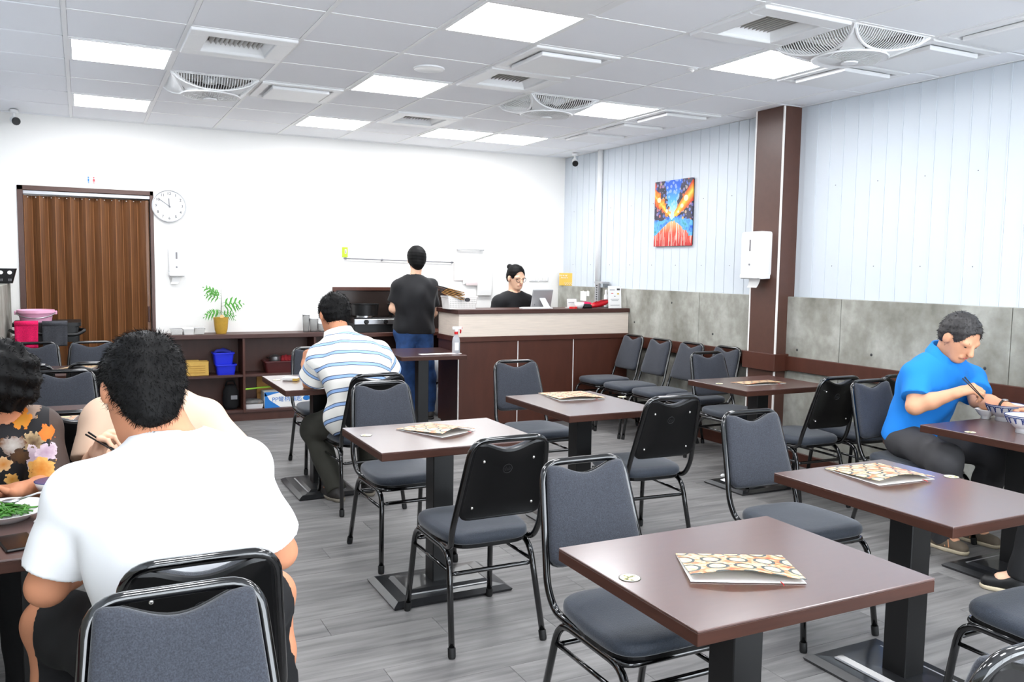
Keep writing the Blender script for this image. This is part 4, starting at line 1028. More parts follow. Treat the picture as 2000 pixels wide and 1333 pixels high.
for k in range(5):
    p = thing('menu_book', ['dark menu book leaning at the left of the white basket', 'second dark menu book stacked in the white basket', 'brown menu book in the middle of the basket stack', 'fourth menu book near the top of the basket stack', 'topmost dark menu book in the white basket'][k], 'menu', (W(881, 575, 7.4).x, 7.37+.012*k, CT+.132+.013*k), 0, 'menu books in the white basket')
    B().box(-.12, .11, -.085, .085, -.005, .005, .002).o('cover', ['black', mat('menu_brown', (74, 50, 40), .4), 'black', 'colbrown', 'black'][k], p, rot=(.15, .32-.03*k, .15*k-.25)); B().box(-.115, .105, -.088, -.08, -.003, .003).o('pages', 'cardboard', p, rot=(.15, .32-.03*k, .15*k-.25))
t = thing('pos_monitor', 'silver monitor seen from behind on the counter', 'monitor', (W(1056, 600, 7.38).x, 7.38, CT), .18)
B().box(-.125, .125, -.006, .012, -.0, .175, .005).o('screen_housing', 'silver', t, loc=(0, 0, .012), rot=(.22, 0, 0)); B().rings([[V((x*.06, -.02-.10*0, 0)) for x in (-1, 1, 1, -1)]]) if False else None
st_ = B(); st_.rings([[V((-.035, -.11, .006)), V((.035, -.11, .006)), V((.035, -.10, .006)), V((-.035, -.10, .006))], [V((-.035, .0, .13)), V((.035, .0, .13)), V((.035, .012, .13)), V((-.035, .012, .13))]]); st_.box(-.05, .05, -.13, .03, 0, .008, .002); st_.o('stand', 'white', t)
B().lathe([(.006, 0), (.006, -.002)], n=10, axis='y').o('logo', 'inkgrey', t, loc=(-.09, -.012, .035))
t = thing('keyboard', 'flat white keyboard beside the monitor', 'keyboard', (W(1045, 604, 7.28).x, 7.28, CT)); B().box(-.15, .15, -.045, .045, 0, .012, .003).o('tray', 'white', t); 
for k in range(3): B().box(-.14, .14, -.035+.025*k, -.017+.025*k, .012, .016, .001).o('key_row', 'trim', t)
t = thing('standing_flyer', 'white printed flyer standing at the right end of the counter', 'flyer', (W(1202, 603, 7.25).x, 7.26, CT), 0)
B().box(-.078, .078, -.002, .002, 0, .225).o('card', 'paper', t, rot=(-.08, 0, 0)); B().box(-.05, .05, 0, .06, 0, .004).o('foot', 'clear', t)
for (x, z, w_, h_, mm) in ((-.03, .185, .03, .006, 'inkgrey'), (.045, .19, .018, .018, 'inkdark'), (-.03, .15, .012, .006, 'inkred'), (.04, .145, .012, .014, 'gold'), (0, .12, .008, .008, 'inkgrey'), (0, .09, .05, .004, 'inkgrey'), (0, .075, .04, .003, 'inkgrey'), (0, .03, .055, .005, 'inkgrey')):
    B().box(x-w_, x+w_, -.004, -.0025, z-h_/2, z+h_/2).o('print', mm, t, rot=(-.08, 0, 0))
t = thing('red_pouch', 'shiny red folded pouch on the counter', 'pouch', (W(1168, 600, 7.3).x, 7.30, CT)); b_ = B()
b_.rings([[V((x, math.cos(a)*.035*f+.0, .035+zc+math.sin(a)*.032*f)) for a in np.linspace(0, 2*PI, 12, endpoint=False)] for x, f, zc in ((-.1, .35, -.02), (-.07, .8, -.008), (-.02, 1, 0), (.04, 1.05, .012), (.09, .9, .025), (.12, .5, .03))]); b_.o('body', mat('red_vinyl', (190, 20, 34), .25), t, 1.0); B().tube([(-.06, -.03, .06), (.02, -.035, .075), (.09, -.03, .085)], .006, 6).o('flap', mat('red_vinyl_dark', (150, 12, 28), .3), t, True)
t = thing('pink_pad', 'pink cloth pad beside the red pouch', 'pad', (W(1143, 600, 7.38).x, 7.38, CT)); B().rings([rq(.05, .04, 0), rq(.055, .045, .03), rq(.05, .04, .055), rq(.02, .02, .06)]).o('cushion', 'hotpink', t, True); B().tube(rq(.055, .045, .03), .003, 5, True).o('piping', 'hotpink', t)
t = thing('black_pouch', 'small black pouch in front of the pink pad', 'pouch', (W(1146, 603, 7.26).x, 7.26, CT)); B().rings([rq(.05, .03, 0), rq(.048, .03, .03), rq(.03, .015, .045)]).o('body', 'black', t, True); B().box(-.04, .04, -.031, -.029, .02, .024).o('zip', 'inkdark', t)
t = thing('white_cup', 'white bowl shaped cup on the counter', 'cup', (W(1131, 603, 7.25).x, 7.25, CT)); B().lathe([(.03, 0), (.045, .03), (.05, .06), (.047, .06), (.04, .03), (.025, .006)], n=24).o('bowl', 'porcelain', t, True); B().lathe([(.03, 0), (.03, .004)], n=20).o('foot', 'porcelain', t)
t = thing('tape_roll', 'red tape roll lying at the counter edge', 'tape', (W(1120, 604, 7.23).x, 7.235, CT)); B().lathe([(.025, 0), (.04, 0), (.04, .018), (.025, .018), (.025, 0)], n=28).o('tape', 'red', t, .6); B().lathe([(.022, 0), (.0255, 0), (.0255, .018), (.022, .018), (.022, 0)], n=24).o('core', 'cardboard', t, .6)
t = thing('note_card', 'white note card standing on the counter', 'card', (W(1117, 600, 7.4).x, 7.40, CT)); B().box(-.055, .055, -.002, 0, 0, .09).o('card', 'paper', t, rot=(-.1, 0, 0)); B().box(-.04, .04, -.003, -.002, .05, .054).o('print', 'inkgrey', t, rot=(-.1, 0, 0)); B().box(-.05, .05, -.002, .05, 0, .003).o('foot', 'paper', t)
# behind the counter: concrete ledge things
a = WX(1104, 547, RC-.01)
t = thing('gold_sign', 'gold sign board with white ornament on the concrete ledge', 'sign', (RC+.02, a.y+.02, 1.313), -.9); B().box(-.09, .09, -.006, .006, 0, .145, .002).o('board', 'gold', t)
for (x, z, w_, h_) in ((-.04, .115, .04, .018), (-.03, .09, .035, .012), (.03, .03, .05, .012), (.04, .015, .05, .010)): 
    b_ = B()
    for k in range(5): b_.tube([V((x-w_+k*w_*.5, -.0075, z-h_*.4)), V((x-w_+k*w_*.5+.006, -.0075, z+h_*.5))], .004, 5)
    b_.o('ornament', 'trim', t)
a = WX(1170, 570, RC-.02)
t = thing('metal_bracket', 'perforated grey metal upright standing by the concrete wall', 'bracket', (RC-.03, a.y, 1.115)); B().box(-.02, -.016, -.04, .04, 0, .24, .001).box(-.02, .0, -.04, -.036, 0, .24).box(-.02, .07, -.11, .05, .24, .26, .001).o('upright', 'silver', t)
for k in range(9): B().box(-.0225, -.0198, -.012, .012, .02+.024*k, .032+.024*k).o('slot', 'inkdark', t)
B().box(CX1-.16, CX1-.0, 7.38, 7.72, 1.075, 1.115, .003).o('wall_return', 'brownd', ct)
a = WX(1190, 575, RC-.05); t = thing('white_bottle', 'slim white bottle beside the metal upright', 'bottle', (RC-.09, a.y+.0, CT)); B().lathe([(.018, 0), (.02, .005), (.02, .12), (.01, .14), (.01, .15)], n=16).o('body', 'white', t, True); B().lathe([(.012, .15), (.012, .175), (.004, .18)], n=12).o('cap', 'white', t, .6)
for k, (px0, py0, px1, py1, lb) in enumerate(((1134, 569, 1145, 588, 'larger white note taped on the concrete wall'), (1146, 569, 1151, 579, 'small white note taped on the concrete wall'))):
    a, c_ = WX(px0, py0, RC), WX(px1, py1, RC); t = thing('wall_note', lb, 'note', (RC, (a.y+c_.y)/2, (a.z+c_.z)/2), 0, 'notes taped to concrete'); w_, h_ = abs(a.y-c_.y)/2, abs(a.z-c_.z)/2; B().box(-.002, 0, -w_, w_, -h_, h_).o('sheet', 'paper', t); B().box(-.003, -.002, -.012, .012, h_-.01, h_+.006).o('tape', 'trim', t)

# small table by the counter
p = WZ(884, 690, TH); t = thing('spray_bottle', 'clear spray bottle with red trigger on the small table', 'bottle', (3.0, 7.06, TH))
B().lathe([(.034, 0), (.036, .006), (.036, .11), (.03, .14), (.014, .165), (.014, .175)], n=24).o('bottle', mat('bottle_plastic', (236, 238, 242), .25, trans=.5, ior=1.2), t, True)
B().lathe([(.017, .172), (.017, .195)], n=16).o('collar', 'red', t); b_ = B(); b_.box(-.035, .05, -.012, .012, .215, .24, .004); b_.box(-.014, .016, -.011, .011, .195, .22, .003); b_.o('spray_head', 'white', t); B().tube([(.03, 0, .225), (.045, 0, .205), (.04, 0, .18)], .007, 6).o('trigger', 'red', t, True); B().box(.048, .058, -.007, .007, .22, .235, .002).o('nozzle', 'red', t)
B().box(-.026, .01, -.0375, -.03, .03, .1).o('label', 'paper', t)
a = cz((823, 691), (912, 690)); t = thing('paper_strip', 'white paper strip lying on the small table edge', 'paper', ((a[0].x+a[1].x)/2-.02, (a[0].y+a[1].y)/2+.06, TH)); B().box(-.19, .2, -.035, .035, 0, .002).o('sheet', 'paper', t, rot=(0, 0, .02)); B().box(.08, .19, -.03, .03, .002, .003).o('pink_corner', 'paperpink', t)
# plastic sacks under the kitchen bench
for k, (x, y_, h_, lb) in enumerate(((3.30, 8.02, .34, 'white plastic sack on the floor by the counter end'), (3.28, 8.06, .26, 'second white plastic sack lying on the first'))):
    t = thing('plastic_sack', lb, 'sack', (x, y_, 0 if k == 0 else .34), 0, 'white plastic sacks'); w_ = .13
    B().rings([[V((math.cos(a)*w_*f*(1+.06*math.sin(6*a+z*30)), math.sin(a)*.12*f*(1+.06*math.cos(5*a)), z*h_)) for a in np.linspace(0, 2*PI, 22, endpoint=False)] for f, z in ((.85, 0), (1, .15), (1.05, .5), (.95, .8), (.6, .95), (.25, 1))]).o('body', mat('sack_film', (228, 230, 232), .4), t, True); B().lathe([(.03, h_), (.045, h_+.03), (.02, h_+.035)], n=12).o('knot', 'white', t, True)

# tissue pack on striped man's table
p = WZ(568, 744, TH); t = thing('tissue_pack', 'white tissue pack with yellow end beside the striped man', 'tissue', (p.x, p.y, TH), -.5); B().box(-.05, .05, -.03, .03, 0, .026, .006).o('pack', 'paper', t); B().box(.02, .0508, -.0308, .0308, .002, .018).o('yellow_end', 'gold', t)
# diners' table at left
p = WZ(20, 1000, TH+.02); t = thing('greens_plate', 'white oval plate of cooked green vegetables', 'plate', (p.x-.02, p.y, TH)); 
B().lathe([(.07, 0), (.075, .006), (.125, .03), (.128, .033), (.12, .031), (.07, .010), (.001, .009)], n=40).o('plate', 'porcelain', t, True)
gv = B(); rn = random.Random(5)
for k in range(70):
    a = rn.uniform(0, 2*PI); r_ = rn.uniform(0, .075); c0 = V((r_*math.cos(a), r_*math.sin(a), .014+rn.uniform(0, .022)*(1-r_/.09))); d = V((rn.uniform(-1, 1), rn.uniform(-1, 1), rn.uniform(-.2, .35))).normalized()*rn.uniform(.02, .04); gv.tube([c0-d, c0+V((0, 0, .008)), c0+d], [.0025, .004, .0025], 5)
gv = gv.o('greens', 'veg', t, True)
sp_ = thing('serving_spoon', 'steel serving spoon resting on the greens plate', 'spoon', (p.x-.0, p.y+.03, TH+.045)); B().ball((0, 0, 0), (.026, .018, .006), 14, 6).o('bowl', 'steel', sp_, True); B().tube([(.02, .0, .002), (.07, .02, .012), (.12, .035, .012)], [.004, .003, .004], 6).o('handle', 'steel', sp_, True)
p = WZ(38, 1062, TH); t = thing('smartphone', 'black smartphone lying on the left table', 'phone', (p.x-.005, p.y, TH), .25); B().box(-.04, .04, -.075, .075, 0, .008, .003).o('body', 'black', t); B().box(-.037, .037, -.07, .07, .0078, .0086).o('screen', 'glassblack', t)
p = WZ(92, 968, TH); t = thing('dark_bowl', 'small dark rimmed bowl behind the white shirt man', 'bowl', (p.x+.02, p.y+.01, TH)); B().lathe([(.03, 0), (.05, .025), (.058, .045), (.055, .045), (.045, .02), (.02, .006)], n=28).o('bowl', 'porcelain', t, True); B().lathe([(.056, .044), (.0585, .047), (.055, .047)], n=28).o('rim', 'glazeblue', t, True)
p = WZ(80, 1025, TH); t = thing('soup_spoon', 'white china soup spoon beside the phone', 'spoon', (p.x+.01, p.y, TH+.006)); B().ball((0, 0, .004), (.03, .018, .009), 14, 6).o('bowl', 'porcelain', t, True); B().tube([(.025, 0, .006), (.06, .01, .014), (.1, .015, .02)], [.008, .006, .007], 8).o('handle', 'porcelain', t, True)
# noodle bowls on the right table
def noodle(px, py, r_, lb, z=TH):
    p = WZ(px, py, TH); t = thing('noodle_bowl', lb, 'bowl', (p.x, p.y, TH), 0, 'blue and white noodle bowls')
    B().lathe([(r_*.48, 0), (r_*.46, .02), (r_*.55, .026), (r_*.85, .055), (r_, .085), (r_*1.02, .088), (r_*.97, .086), (r_*.8, .05), (r_*.4, .03)], n=44).o('bowl', 'bluewhite', t, True)
    B().lathe([(r_*.93, .074), (.001, .077)], n=36).o('soup', 'soup', t)
    for zz, ra in ((.088, 1.012), (.079, .985)): B().tube([V((r_*ra*math.cos(a), r_*ra*math.sin(a), zz)) for a in np.linspace(0, 2*PI, 44, endpoint=False)], .0022, 5, True).o('rim_line', 'glazeblue', t)
    for k in range(16):
        a = k*PI/8; f_ = B()
        for s in (-1, 1):
            for j in range(3):
                u_ = .80+.05*j; zz = .053+.009*j; rr_ = r_*(u_+.045); aa = a+s*.05*(j+1)*.5
                f_.tube([V((rr_*math.cos(a), rr_*math.sin(a), zz-.004)), V((rr_*1.01*math.cos(aa), rr_*1.01*math.sin(aa), zz+.006))], .0022, 4)
        f_.o('leaf_motif', 'glazeblue', t)
    return t
noodle(1962, 822, .095, 'farther blue and white noodle bowl at the right edge'); noodle(2003, 846, .095, 'nearer blue and white noodle bowl at the right edge')
p = WZ(1925, 818, TH); t = thing('small_bowl', 'small white footed bowl left of the noodle bowls', 'bowl', (p.x, p.y, TH)); B().lathe([(.024, 0), (.022, .012), (.035, .02), (.055, .05), (.056, .052), (.052, .05), (.03, .022)], n=30).o('bowl', 'porcelain', t, True); B().lathe([(.046, .042), (.001, .046)], n=24).o('food', 'soup', t)
p = WZ(1992, 826, TH); t = thing('chopsticks', 'pair of dark chopsticks standing in the nearer noodle bowl', 'chopsticks', (p.x+.01, p.y-.06, TH+.07)); 
for s in (0, 1): B().tube([V((-.03, .012*s, 0)), V((.10, .02*s+.03, .09))], [.002, .0035], 6).o('stick', 'black', t, True)
# litter on the floor
t = thing('crumpled_paper', 'tiny crumpled white paper on the floor under the right chairs', 'paper', WZ(1412, 933, 0.0)); B().ball((0, 0, .014), (.02, .016, .014), 8, 5).o('wad', 'paper', t); B().ball((.018, .006, .008), (.01, .008, .008), 6, 4).o('crumb', 'paper', t)
# ================================================================== PEOPLE (implicit surfaces meshed with surface nets)
A3 = lambda v: np.array(v, dtype=np.float64)
def nrm(v): v = A3(v); return v/np.linalg.norm(v)
def cap(a, b_, ra, rb=None, k=.02): return ('c', A3(a), A3(b_), ra, ra if rb is None else rb, k)
def ell(c_, r, R=None, k=.03): return ('e', A3(c_), A3(r), np.eye(3) if R is None else R, k)
def pbounds(p):
    if p[0] == 'c':
        return np.minimum(p[1]-p[3], p[2]-p[4]), np.maximum(p[1]+p[3], p[2]+p[4])
    m_ = max(p[2]); return p[1]-m_, p[1]+m_
def peval(p, X, Y, Z):
    if p[0] == 'c':
        a, b_ = p[1], p[2]; ab = b_-a; L2 = max(ab@ab, 1e-9)
        t = np.clip(((X-a[0])*ab[0]+(Y-a[1])*ab[1]+(Z-a[2])*ab[2])/L2, 0, 1)
        return np.sqrt((X-a[0]-t*ab[0])**2+(Y-a[1]-t*ab[1])**2+(Z-a[2]-t*ab[2])**2) - (p[3]+(p[4]-p[3])*t)
    c_, r, R = p[1], p[2], p[3]; dx, dy, dz = X-c_[0], Y-c_[1], Z-c_[2]
    q = [(dx*R[0, i]+dy*R[1, i]+dz*R[2, i]) for i in range(3)]
    k0 = np.sqrt(sum((q[i]/r[i])**2 for i in range(3))); k1 = np.sqrt(sum((q[i]/r[i]**2)**2 for i in range(3)))+1e-9
    return k0*(k0-1)/k1
def smin(a, b_, k):
    if k <= 0: return np.minimum(a, b_)
    h_ = np.maximum(k-np.abs(a-b_), 0)/k; return np.minimum(a, b_)-h_*h_*k*.25
class Field:
    def __init__(s, groups_prims, h, pad=.03):
        lo = np.min([pbounds(p)[0] for p in groups_prims], 0)-pad; hi = np.max([pbounds(p)[1] for p in groups_prims], 0)+pad
        s.h = h; s.lo = lo; s.n = np.ceil((hi-lo)/h).astype(int)+1
        s.ax = [lo[i]+h*np.arange(s.n[i]) for i in range(3)]
        s.X = s.ax[0][:, None, None]; s.Y = s.ax[1][None, :, None]; s.Z = s.ax[2][None, None, :]
    def group(s, prims, grow=0):
        F = np.full(tuple(s.n), .2)
        for p in prims:
            lo, hi = pbounds(p); k = p[-1]; m_ = k+grow+3*s.h
            i0 = np.clip(((lo-m_-s.lo)/s.h).astype(int), 0, s.n-1); i1 = np.clip(((hi+m_-s.lo)/s.h).astype(int)+2, 1, s.n)
            sl = tuple(slice(i0[i], i1[i]) for i in range(3))
            d = peval(p, s.X[sl[0]], s.Y[:, sl[1]], s.Z[:, :, sl[2]])-grow
            F[sl] = smin(F[sl], d, k)
        return F
    def cut(s, F, pt, n):
        n = nrm(n); pt = A3(pt); return np.maximum(F, (s.X-pt[0])*n[0]+(s.Y-pt[1])*n[1]+(s.Z-pt[2])*n[2])
    def wrinkle(s, F, amp, fr=(30, 22, 26), seed=0):
        X, Y, Z = s.X, s.Y, s.Z
        w_ = np.sin(fr[0]*X+2.1*np.sin(11*Z+seed)+seed)*np.sin(fr[1]*Y+1.7*np.sin(9*X+seed*2))+.7*np.sin(fr[2]*Z+2.3*np.sin(13*X+7*Y+seed))
        return F+amp*w_
def nets(fd, F):
    lo, h = fd.lo, fd.h; s = F < 0
    c_ = np.zeros(tuple(np.array(F.shape)-1), dtype=np.uint8)
    for dx in (0, 1):
        for dy in (0, 1):
            for dz in (0, 1): c_ += s[dx:F.shape[0]-1+dx, dy:F.shape[1]-1+dy, dz:F.shape[2]-1+dz]
    act = (c_ > 0) & (c_ < 8); idx = np.full(act.shape, -1, dtype=np.int64); I = np.argwhere(act); idx[act] = np.arange(len(I))
    acc = np.zeros((len(I), 3)); cnt = np.zeros(len(I))
    offs = [(a, b_, g_) for a in (0, 1) for b_ in (0, 1) for g_ in (0, 1)]
    for o1 in offs:
        for ax_ in range(3):
            if o1[ax_]: continue
            o2 = list(o1); o2[ax_] = 1
            f1 = F[I[:, 0]+o1[0], I[:, 1]+o1[1], I[:, 2]+o1[2]]; f2 = F[I[:, 0]+o2[0], I[:, 1]+o2[1], I[:, 2]+o2[2]]
            mk = (f1 < 0) != (f2 < 0); t = np.where(mk, f1/(f1-f2+1e-12), 0)
            p = np.tile(np.array(o1, float), (len(I), 1)); p[:, ax_] += t
            acc += p*mk[:, None]; cnt += mk
    vs = lo+(I+acc/np.maximum(cnt, 1)[:, None])*h
    quads = []
    for ax_ in range(3):
        u, v = (ax_+1) % 3, (ax_+2) % 3
        a = np.take(s, range(0, F.shape[ax_]-1), ax_); b_ = np.take(s, range(1, F.shape[ax_]), ax_)
        E = np.argwhere(a != b_); ok = (E[:, u] > 0) & (E[:, v] > 0) & (E[:, u] < F.shape[u]-1) & (E[:, v] < F.shape[v]-1); E = E[ok]
        flip = a[tuple(E.T)]
        def ci(du, dv):
            q = E.copy(); q[:, u] -= du; q[:, v] -= dv; return idx[tuple(q.T)]
        q = np.stack([ci(1, 1), ci(0, 1), ci(0, 0), ci(1, 0)], 1)
        q[~flip] = q[~flip][:, ::-1]; quads.append(q)
    return vs, np.concatenate(quads)
def np_mesh(name, vs, quads, base, smooth=True):
    me = bpy.data.meshes.new(name); n = len(quads)
    me.vertices.add(len(vs)); me.vertices.foreach_set('co', (vs-A3(base)).astype(np.float32).ravel())
    me.loops.add(n*4); me.loops.foreach_set('vertex_index', quads.astype(np.int32).ravel())
    me.polygons.add(n); me.polygons.foreach_set('loop_start', np.arange(0, n*4, 4, dtype=np.int32))
    me.polygons.foreach_set('use_smooth', np.ones(n, dtype=bool)); me.update(calc_edges=True); me.validate(); return me
def sdf_obj(name, parts, base, material, parent):
    vs = []; qs = []; n = 0
    for v, q in parts: vs.append(v); qs.append(q+n); n += len(v)
    return obj(name, np_mesh(name, np.concatenate(vs), np.concatenate(qs), base), material, parent)
def head_prims(c_, f, u, s, sd):
    P = lambda x, y, z: c_+sd*x*s+f*y*s+u*z*s; R = np.stack([sd, f, u], 1)
    pr = [ell(P(0, -.012, .022), A3((.076, .095, .086))*s, R, .03), ell(P(0, .028, -.035), A3((.060, .068, .082))*s, R, .035), ell(P(0, .058, -.092), A3((.036, .034, .028))*s, R, .03),
          cap(P(0, .094, .0), P(0, .112, -.032), .009*s, .014*s, .014), cap(P(-.02, .088, -.062), P(.02, .088, -.062), .010*s, None, .012)]
    for q in (-1, 1): pr += [ell(P(q*.076, -.004, -.015), A3((.011, .022, .033))*s, R, .008), cap(P(q*.025, .084, .014), P(q*.045, .076, .014), .007*s, None, .025)]
    return pr, P, R
def hand_prims(wr, d, n, th, curl, s=1.0, spread=.06):
    """wrist, finger direction d, palm normal n, thumb side th (unit vectors)"""
    d = nrm(d); n = A3(n); n = nrm(n-d*(n@d)); th = A3(th); th = nrm(th-d*(th@d)-n*(th@n)); wr = A3(wr); pr = []
    for o_, L in ((.030, .082), (.010, .088), (-.010, .084), (-.029, .076)):
        pr.append(cap(wr+th*o_*.6*s, wr+(d*L+th*o_)*s, .013*s, .0115*s, .012))
    for i, (o_, kl, l1) in enumerate(((.030, .082, .044), (.010, .088, .049), (-.010, .084, .046), (-.029, .076, .036))):
        p = wr+(d*kl+th*o_)*s; a = 0
        dd = nrm(d+th*spread*(1.5-i)*.6)
        for j, (l, r_) in enumerate(((l1, .0095), (l1*.62, .0085), (l1*.5, .0075))):
            a += curl[j] if isinstance(curl, (tuple, list)) else curl
            q = p+(dd*math.cos(a)+n*math.sin(a))*l*s; pr.append(cap(p, q, r_*s, r_*.92*s, .004)); p = q
    p0 = wr+(d*.025+th*.026)*s; p1 = p0+nrm(d*.55+th*.62+n*.45)*.042*s; p2 = p1+nrm(d*.8+th*.05+n*.45)*.034*s; p3 = p2+nrm(d*.8-th*.25+n*.4)*.024*s
    pr += [cap(p0, p1, .014*s, .0115*s, .012), cap(p1, p2, .0105*s, .0095*s, .004), cap(p2, p3, .0095*s, .0078*s, .004)]
    return pr
def strands(hm, n, L, wd, flow, seed):
    """short hair tufts on a hair mesh: thin blades following flow(p, normal)"""
    me = hm.data; rn = np.random.default_rng(seed); N = len(me.vertices)
    co = np.empty(N*3, np.float32); me.vertices.foreach_get('co', co); co = co.reshape(-1, 3); no = np.empty(N*3, np.float32); me.vertices.foreach_get('normal', no); no = no.reshape(-1, 3)
    ids = rn.integers(0, N, n); p = co[ids]+rn.normal(0, .002, (n, 3)); nn = no[ids]; fl_ = flow(p, nn)+rn.normal(0, .35, (n, 3))
    d = nn*.55+fl_; d /= np.linalg.norm(d, axis=1)[:, None]; sd = np.cross(d, rn.normal(0, 1, (n, 3))); sd /= np.linalg.norm(sd, axis=1)[:, None]
    ll = L*rn.uniform(.6, 1.25, n)[:, None]; p = p-nn*.004; mid = p+d*ll*.55; tip = mid+(d-nn*.45)*ll*.5
    vs = np.stack([p-sd*wd, p+sd*wd, mid-sd*wd*.7, mid+sd*wd*.7, tip], 1).reshape(-1, 3); k = np.arange(n)*5
    fs = [(a, a+1, a+3, a+2) for a in k]+[(a+2, a+3, a+4) for a in k]
    o = obj('hair_tufts', mesh('hair_tufts', vs, fs), hm.data.materials[0], hm.parent); o['kind'] = 'stuff'; return o

def person(label, J, skin='skin', tw=1.0, hs=1.0, hands=None, shirt=None, sleeve=.75, sgrow=.02, pants=None, pend=1.0, hem=None, hair=None, shoes=None, nr=1.0, wr_amp=.004, arm=1.0, h=.008, collar=True, seed=1, sleeve_r=.068, base=None):
    J = {k: A3(v) for k, v in J.items()}
    base = V((J['pelvis'][0], J['pelvis'][1], 0)) if base is None else V(base)
    root = thing('person', label, 'person', base)
    side = nrm(J['shR']-J['shL']); up = nrm(J['neck']-J['pelvis']); side = nrm(side-up*(side@up)); fw = np.cross(up, side); R = np.stack([side, fw, up], 1)
    pel, nk = J['pelvis'], J['neck']; sp = nk-pel; bow = -fw*.02
    chest = J.get('chest', pel+sp*.66+bow); waist = J.get('waist', pel+sp*.33+bow)
    torso = [ell(pel, A3((.168, .118, .115))*tw, R, .06), ell(waist, A3((.15, .108, .16))*tw, R, .06), ell(chest, A3((.168, .115, .165))*tw, R, .06),
             cap(J['shL'], nk-up*.05, .058*tw, .065*tw, .05), cap(J['shR'], nk-up*.05, .058*tw, .065*tw, .05)]
    hf, hu = nrm(J['hf']), A3(J['hu']); hu = nrm(hu-hf*(hu@hf)); hsd = np.cross(hf, hu)
    hp, HP, HR = head_prims(J['head'], hf, hu, hs, hsd)
    neckp = [cap(nk-up*.03, HP(0, -.03, -.05), .058*hs*nr, .052*hs*nr, .03)]
    arms = []
    for q in 'LR': arms += [cap(J['sh'+q], J['el'+q], .052*arm, .041*arm, .03), cap(J['el'+q], J['el'+q]*.6+J['wr'+q]*.4, .041*arm, .039*arm, .02), cap(J['el'+q]*.6+J['wr'+q]*.4, J['wr'+q], .039*arm, .026*arm, .02)]
    legs = []
    for q in 'LR':
        if 'kn'+q in J: legs += [cap(J['hi'+q], J['kn'+q], .086*tw, .06*tw, .04), cap(J['kn'+q], J['kn'+q]*.65+J['an'+q]*.35, .058, .056, .03), cap(J['kn'+q]*.65+J['an'+q]*.35, J['an'+q], .056, .036, .03), cap(J['an'+q], J['an'+q]*.35+J['to'+q]*.65, .034, .03, .02)]
    body = torso+neckp+arms+legs
    fd = Field(body, h); parts = [nets(fd, fd.group(body))]
    fh = Field(hp+neckp, .0042); parts.append(nets(fh, fh.group(hp+neckp)))
    for q, hd in (hands or {}).items():
        pr = hand_prims(J['wr'+q], *hd)+[cap(J['el'+q]*.3+J['wr'+q]*.7, J['wr'+q], .032*arm, .025*arm, .02)]; f_ = Field(pr, .0036); parts.append(nets(f_, f_.group(pr)))
    sdf_obj('body', parts, base, skin, root)
    out = {'root': root, 'HP': HP, 'HR': HR, 'base': base, 'up': up, 'fw': fw, 'side': side}
    if shirt:
        hemz = J['pelvis'] if hem is None else A3(hem)
        sl = {}
        for q in 'LR':
            e_ = J['sh'+q]+(J['el'+q]-J['sh'+q])*sleeve; ins = J['sh'+q]+(nk-up*.05-J['sh'+q])*.45
            sl[q] = [cap(ins, J['sh'+q], .062*tw, .068*tw, .03), cap(J['sh'+q], J['sh'+q]+(J['el'+q]-J['sh'+q])*(sleeve+.12), sleeve_r*tw, sleeve_r*1.02*tw, .02)]
        allp = torso+sl['L']+sl['R']
        fs_ = Field([(p[:-1]+(p[-1],)) for p in allp], h*.85, .05); T = fs_.group(torso, sgrow); T = fs_.wrinkle(T, wr_amp, seed=seed); T = fs_.cut(T, hemz, -up*1.0)
        neckcut = peval(cap(nk-up*.05, nk+up*.3, .064*hs, .085*hs), fs_.X, fs_.Y, fs_.Z); T = np.maximum(T, -neckcut+.0)
        Fs = T
        for q in 'LR':
            ax_ = nrm(J['el'+q]-J['sh'+q]); S_ = fs_.group(sl[q], 0); S_ = fs_.wrinkle(S_, wr_amp*.7, seed=seed+3); S_ = fs_.cut(S_, J['sh'+q]+(J['el'+q]-J['sh'+q])*sleeve, ax_); Fs = smin(Fs, S_, .025)
        so = sdf_obj('shirt', [nets(fs_, Fs)], base, shirt, root); out['shirt'] = so
        if collar:
            cc = nk-up*.005; b_ = B(); b_.tube([V(cc+side*.066*hs*math.cos(a)+fw*(.062*hs*math.sin(a)+.004)+up*(.012-.03*max(0, math.sin(a)))-V(base)) for a in np.linspace(0, 2*PI, 28, endpoint=False)], .0065, 7, True); b_.o('collar', shirt, root, True)
    if pants:
        pr = [ell(pel, A3((.178, .13, .12))*tw, R, .05)]; sets = []
        for q in 'LR':
            if 'kn'+q not in J: continue
            sets.append((q, [cap(pel*.6+J['hi'+q]*.4, J['hi'+q], .1*tw, .098*tw, .04), cap(J['hi'+q], J['kn'+q], .098*tw, .078*tw, .04), cap(J['kn'+q], J['kn'+q]*.6+J['an'+q]*.4, .078, .076, .03), cap(J['kn'+q]*.6+J['an'+q]*.4, J['an'+q], .076, .064, .03)]))
        fp = Field(pr+[x for _, s_ in sets for x in s_], h, .04); Fp = fp.group(pr)
        Fp = fp.cut(Fp, pel+up*.08, up)
        for q, s_ in sets:
            S_ = fp.group(s_)
            if pend < 1: e_ = J['hi'+q]+(J['kn'+q]-J['hi'+q])*(pend*2); S_ = fp.cut(S_, e_, J['kn'+q]-J['hi'+q])
            else: S_ = fp.cut(S_, J['an'+q]+A3((0, 0, -.02)), J['an'+q]-J['kn'+q])
            Fp = smin(Fp, S_, .03)
        Fp = fp.wrinkle(Fp, .0045, (26, 30, 34), seed+9); out['pants'] = sdf_obj('trousers' if pend >= 1 else 'shorts', [nets(fp, Fp)], base, pants, root)
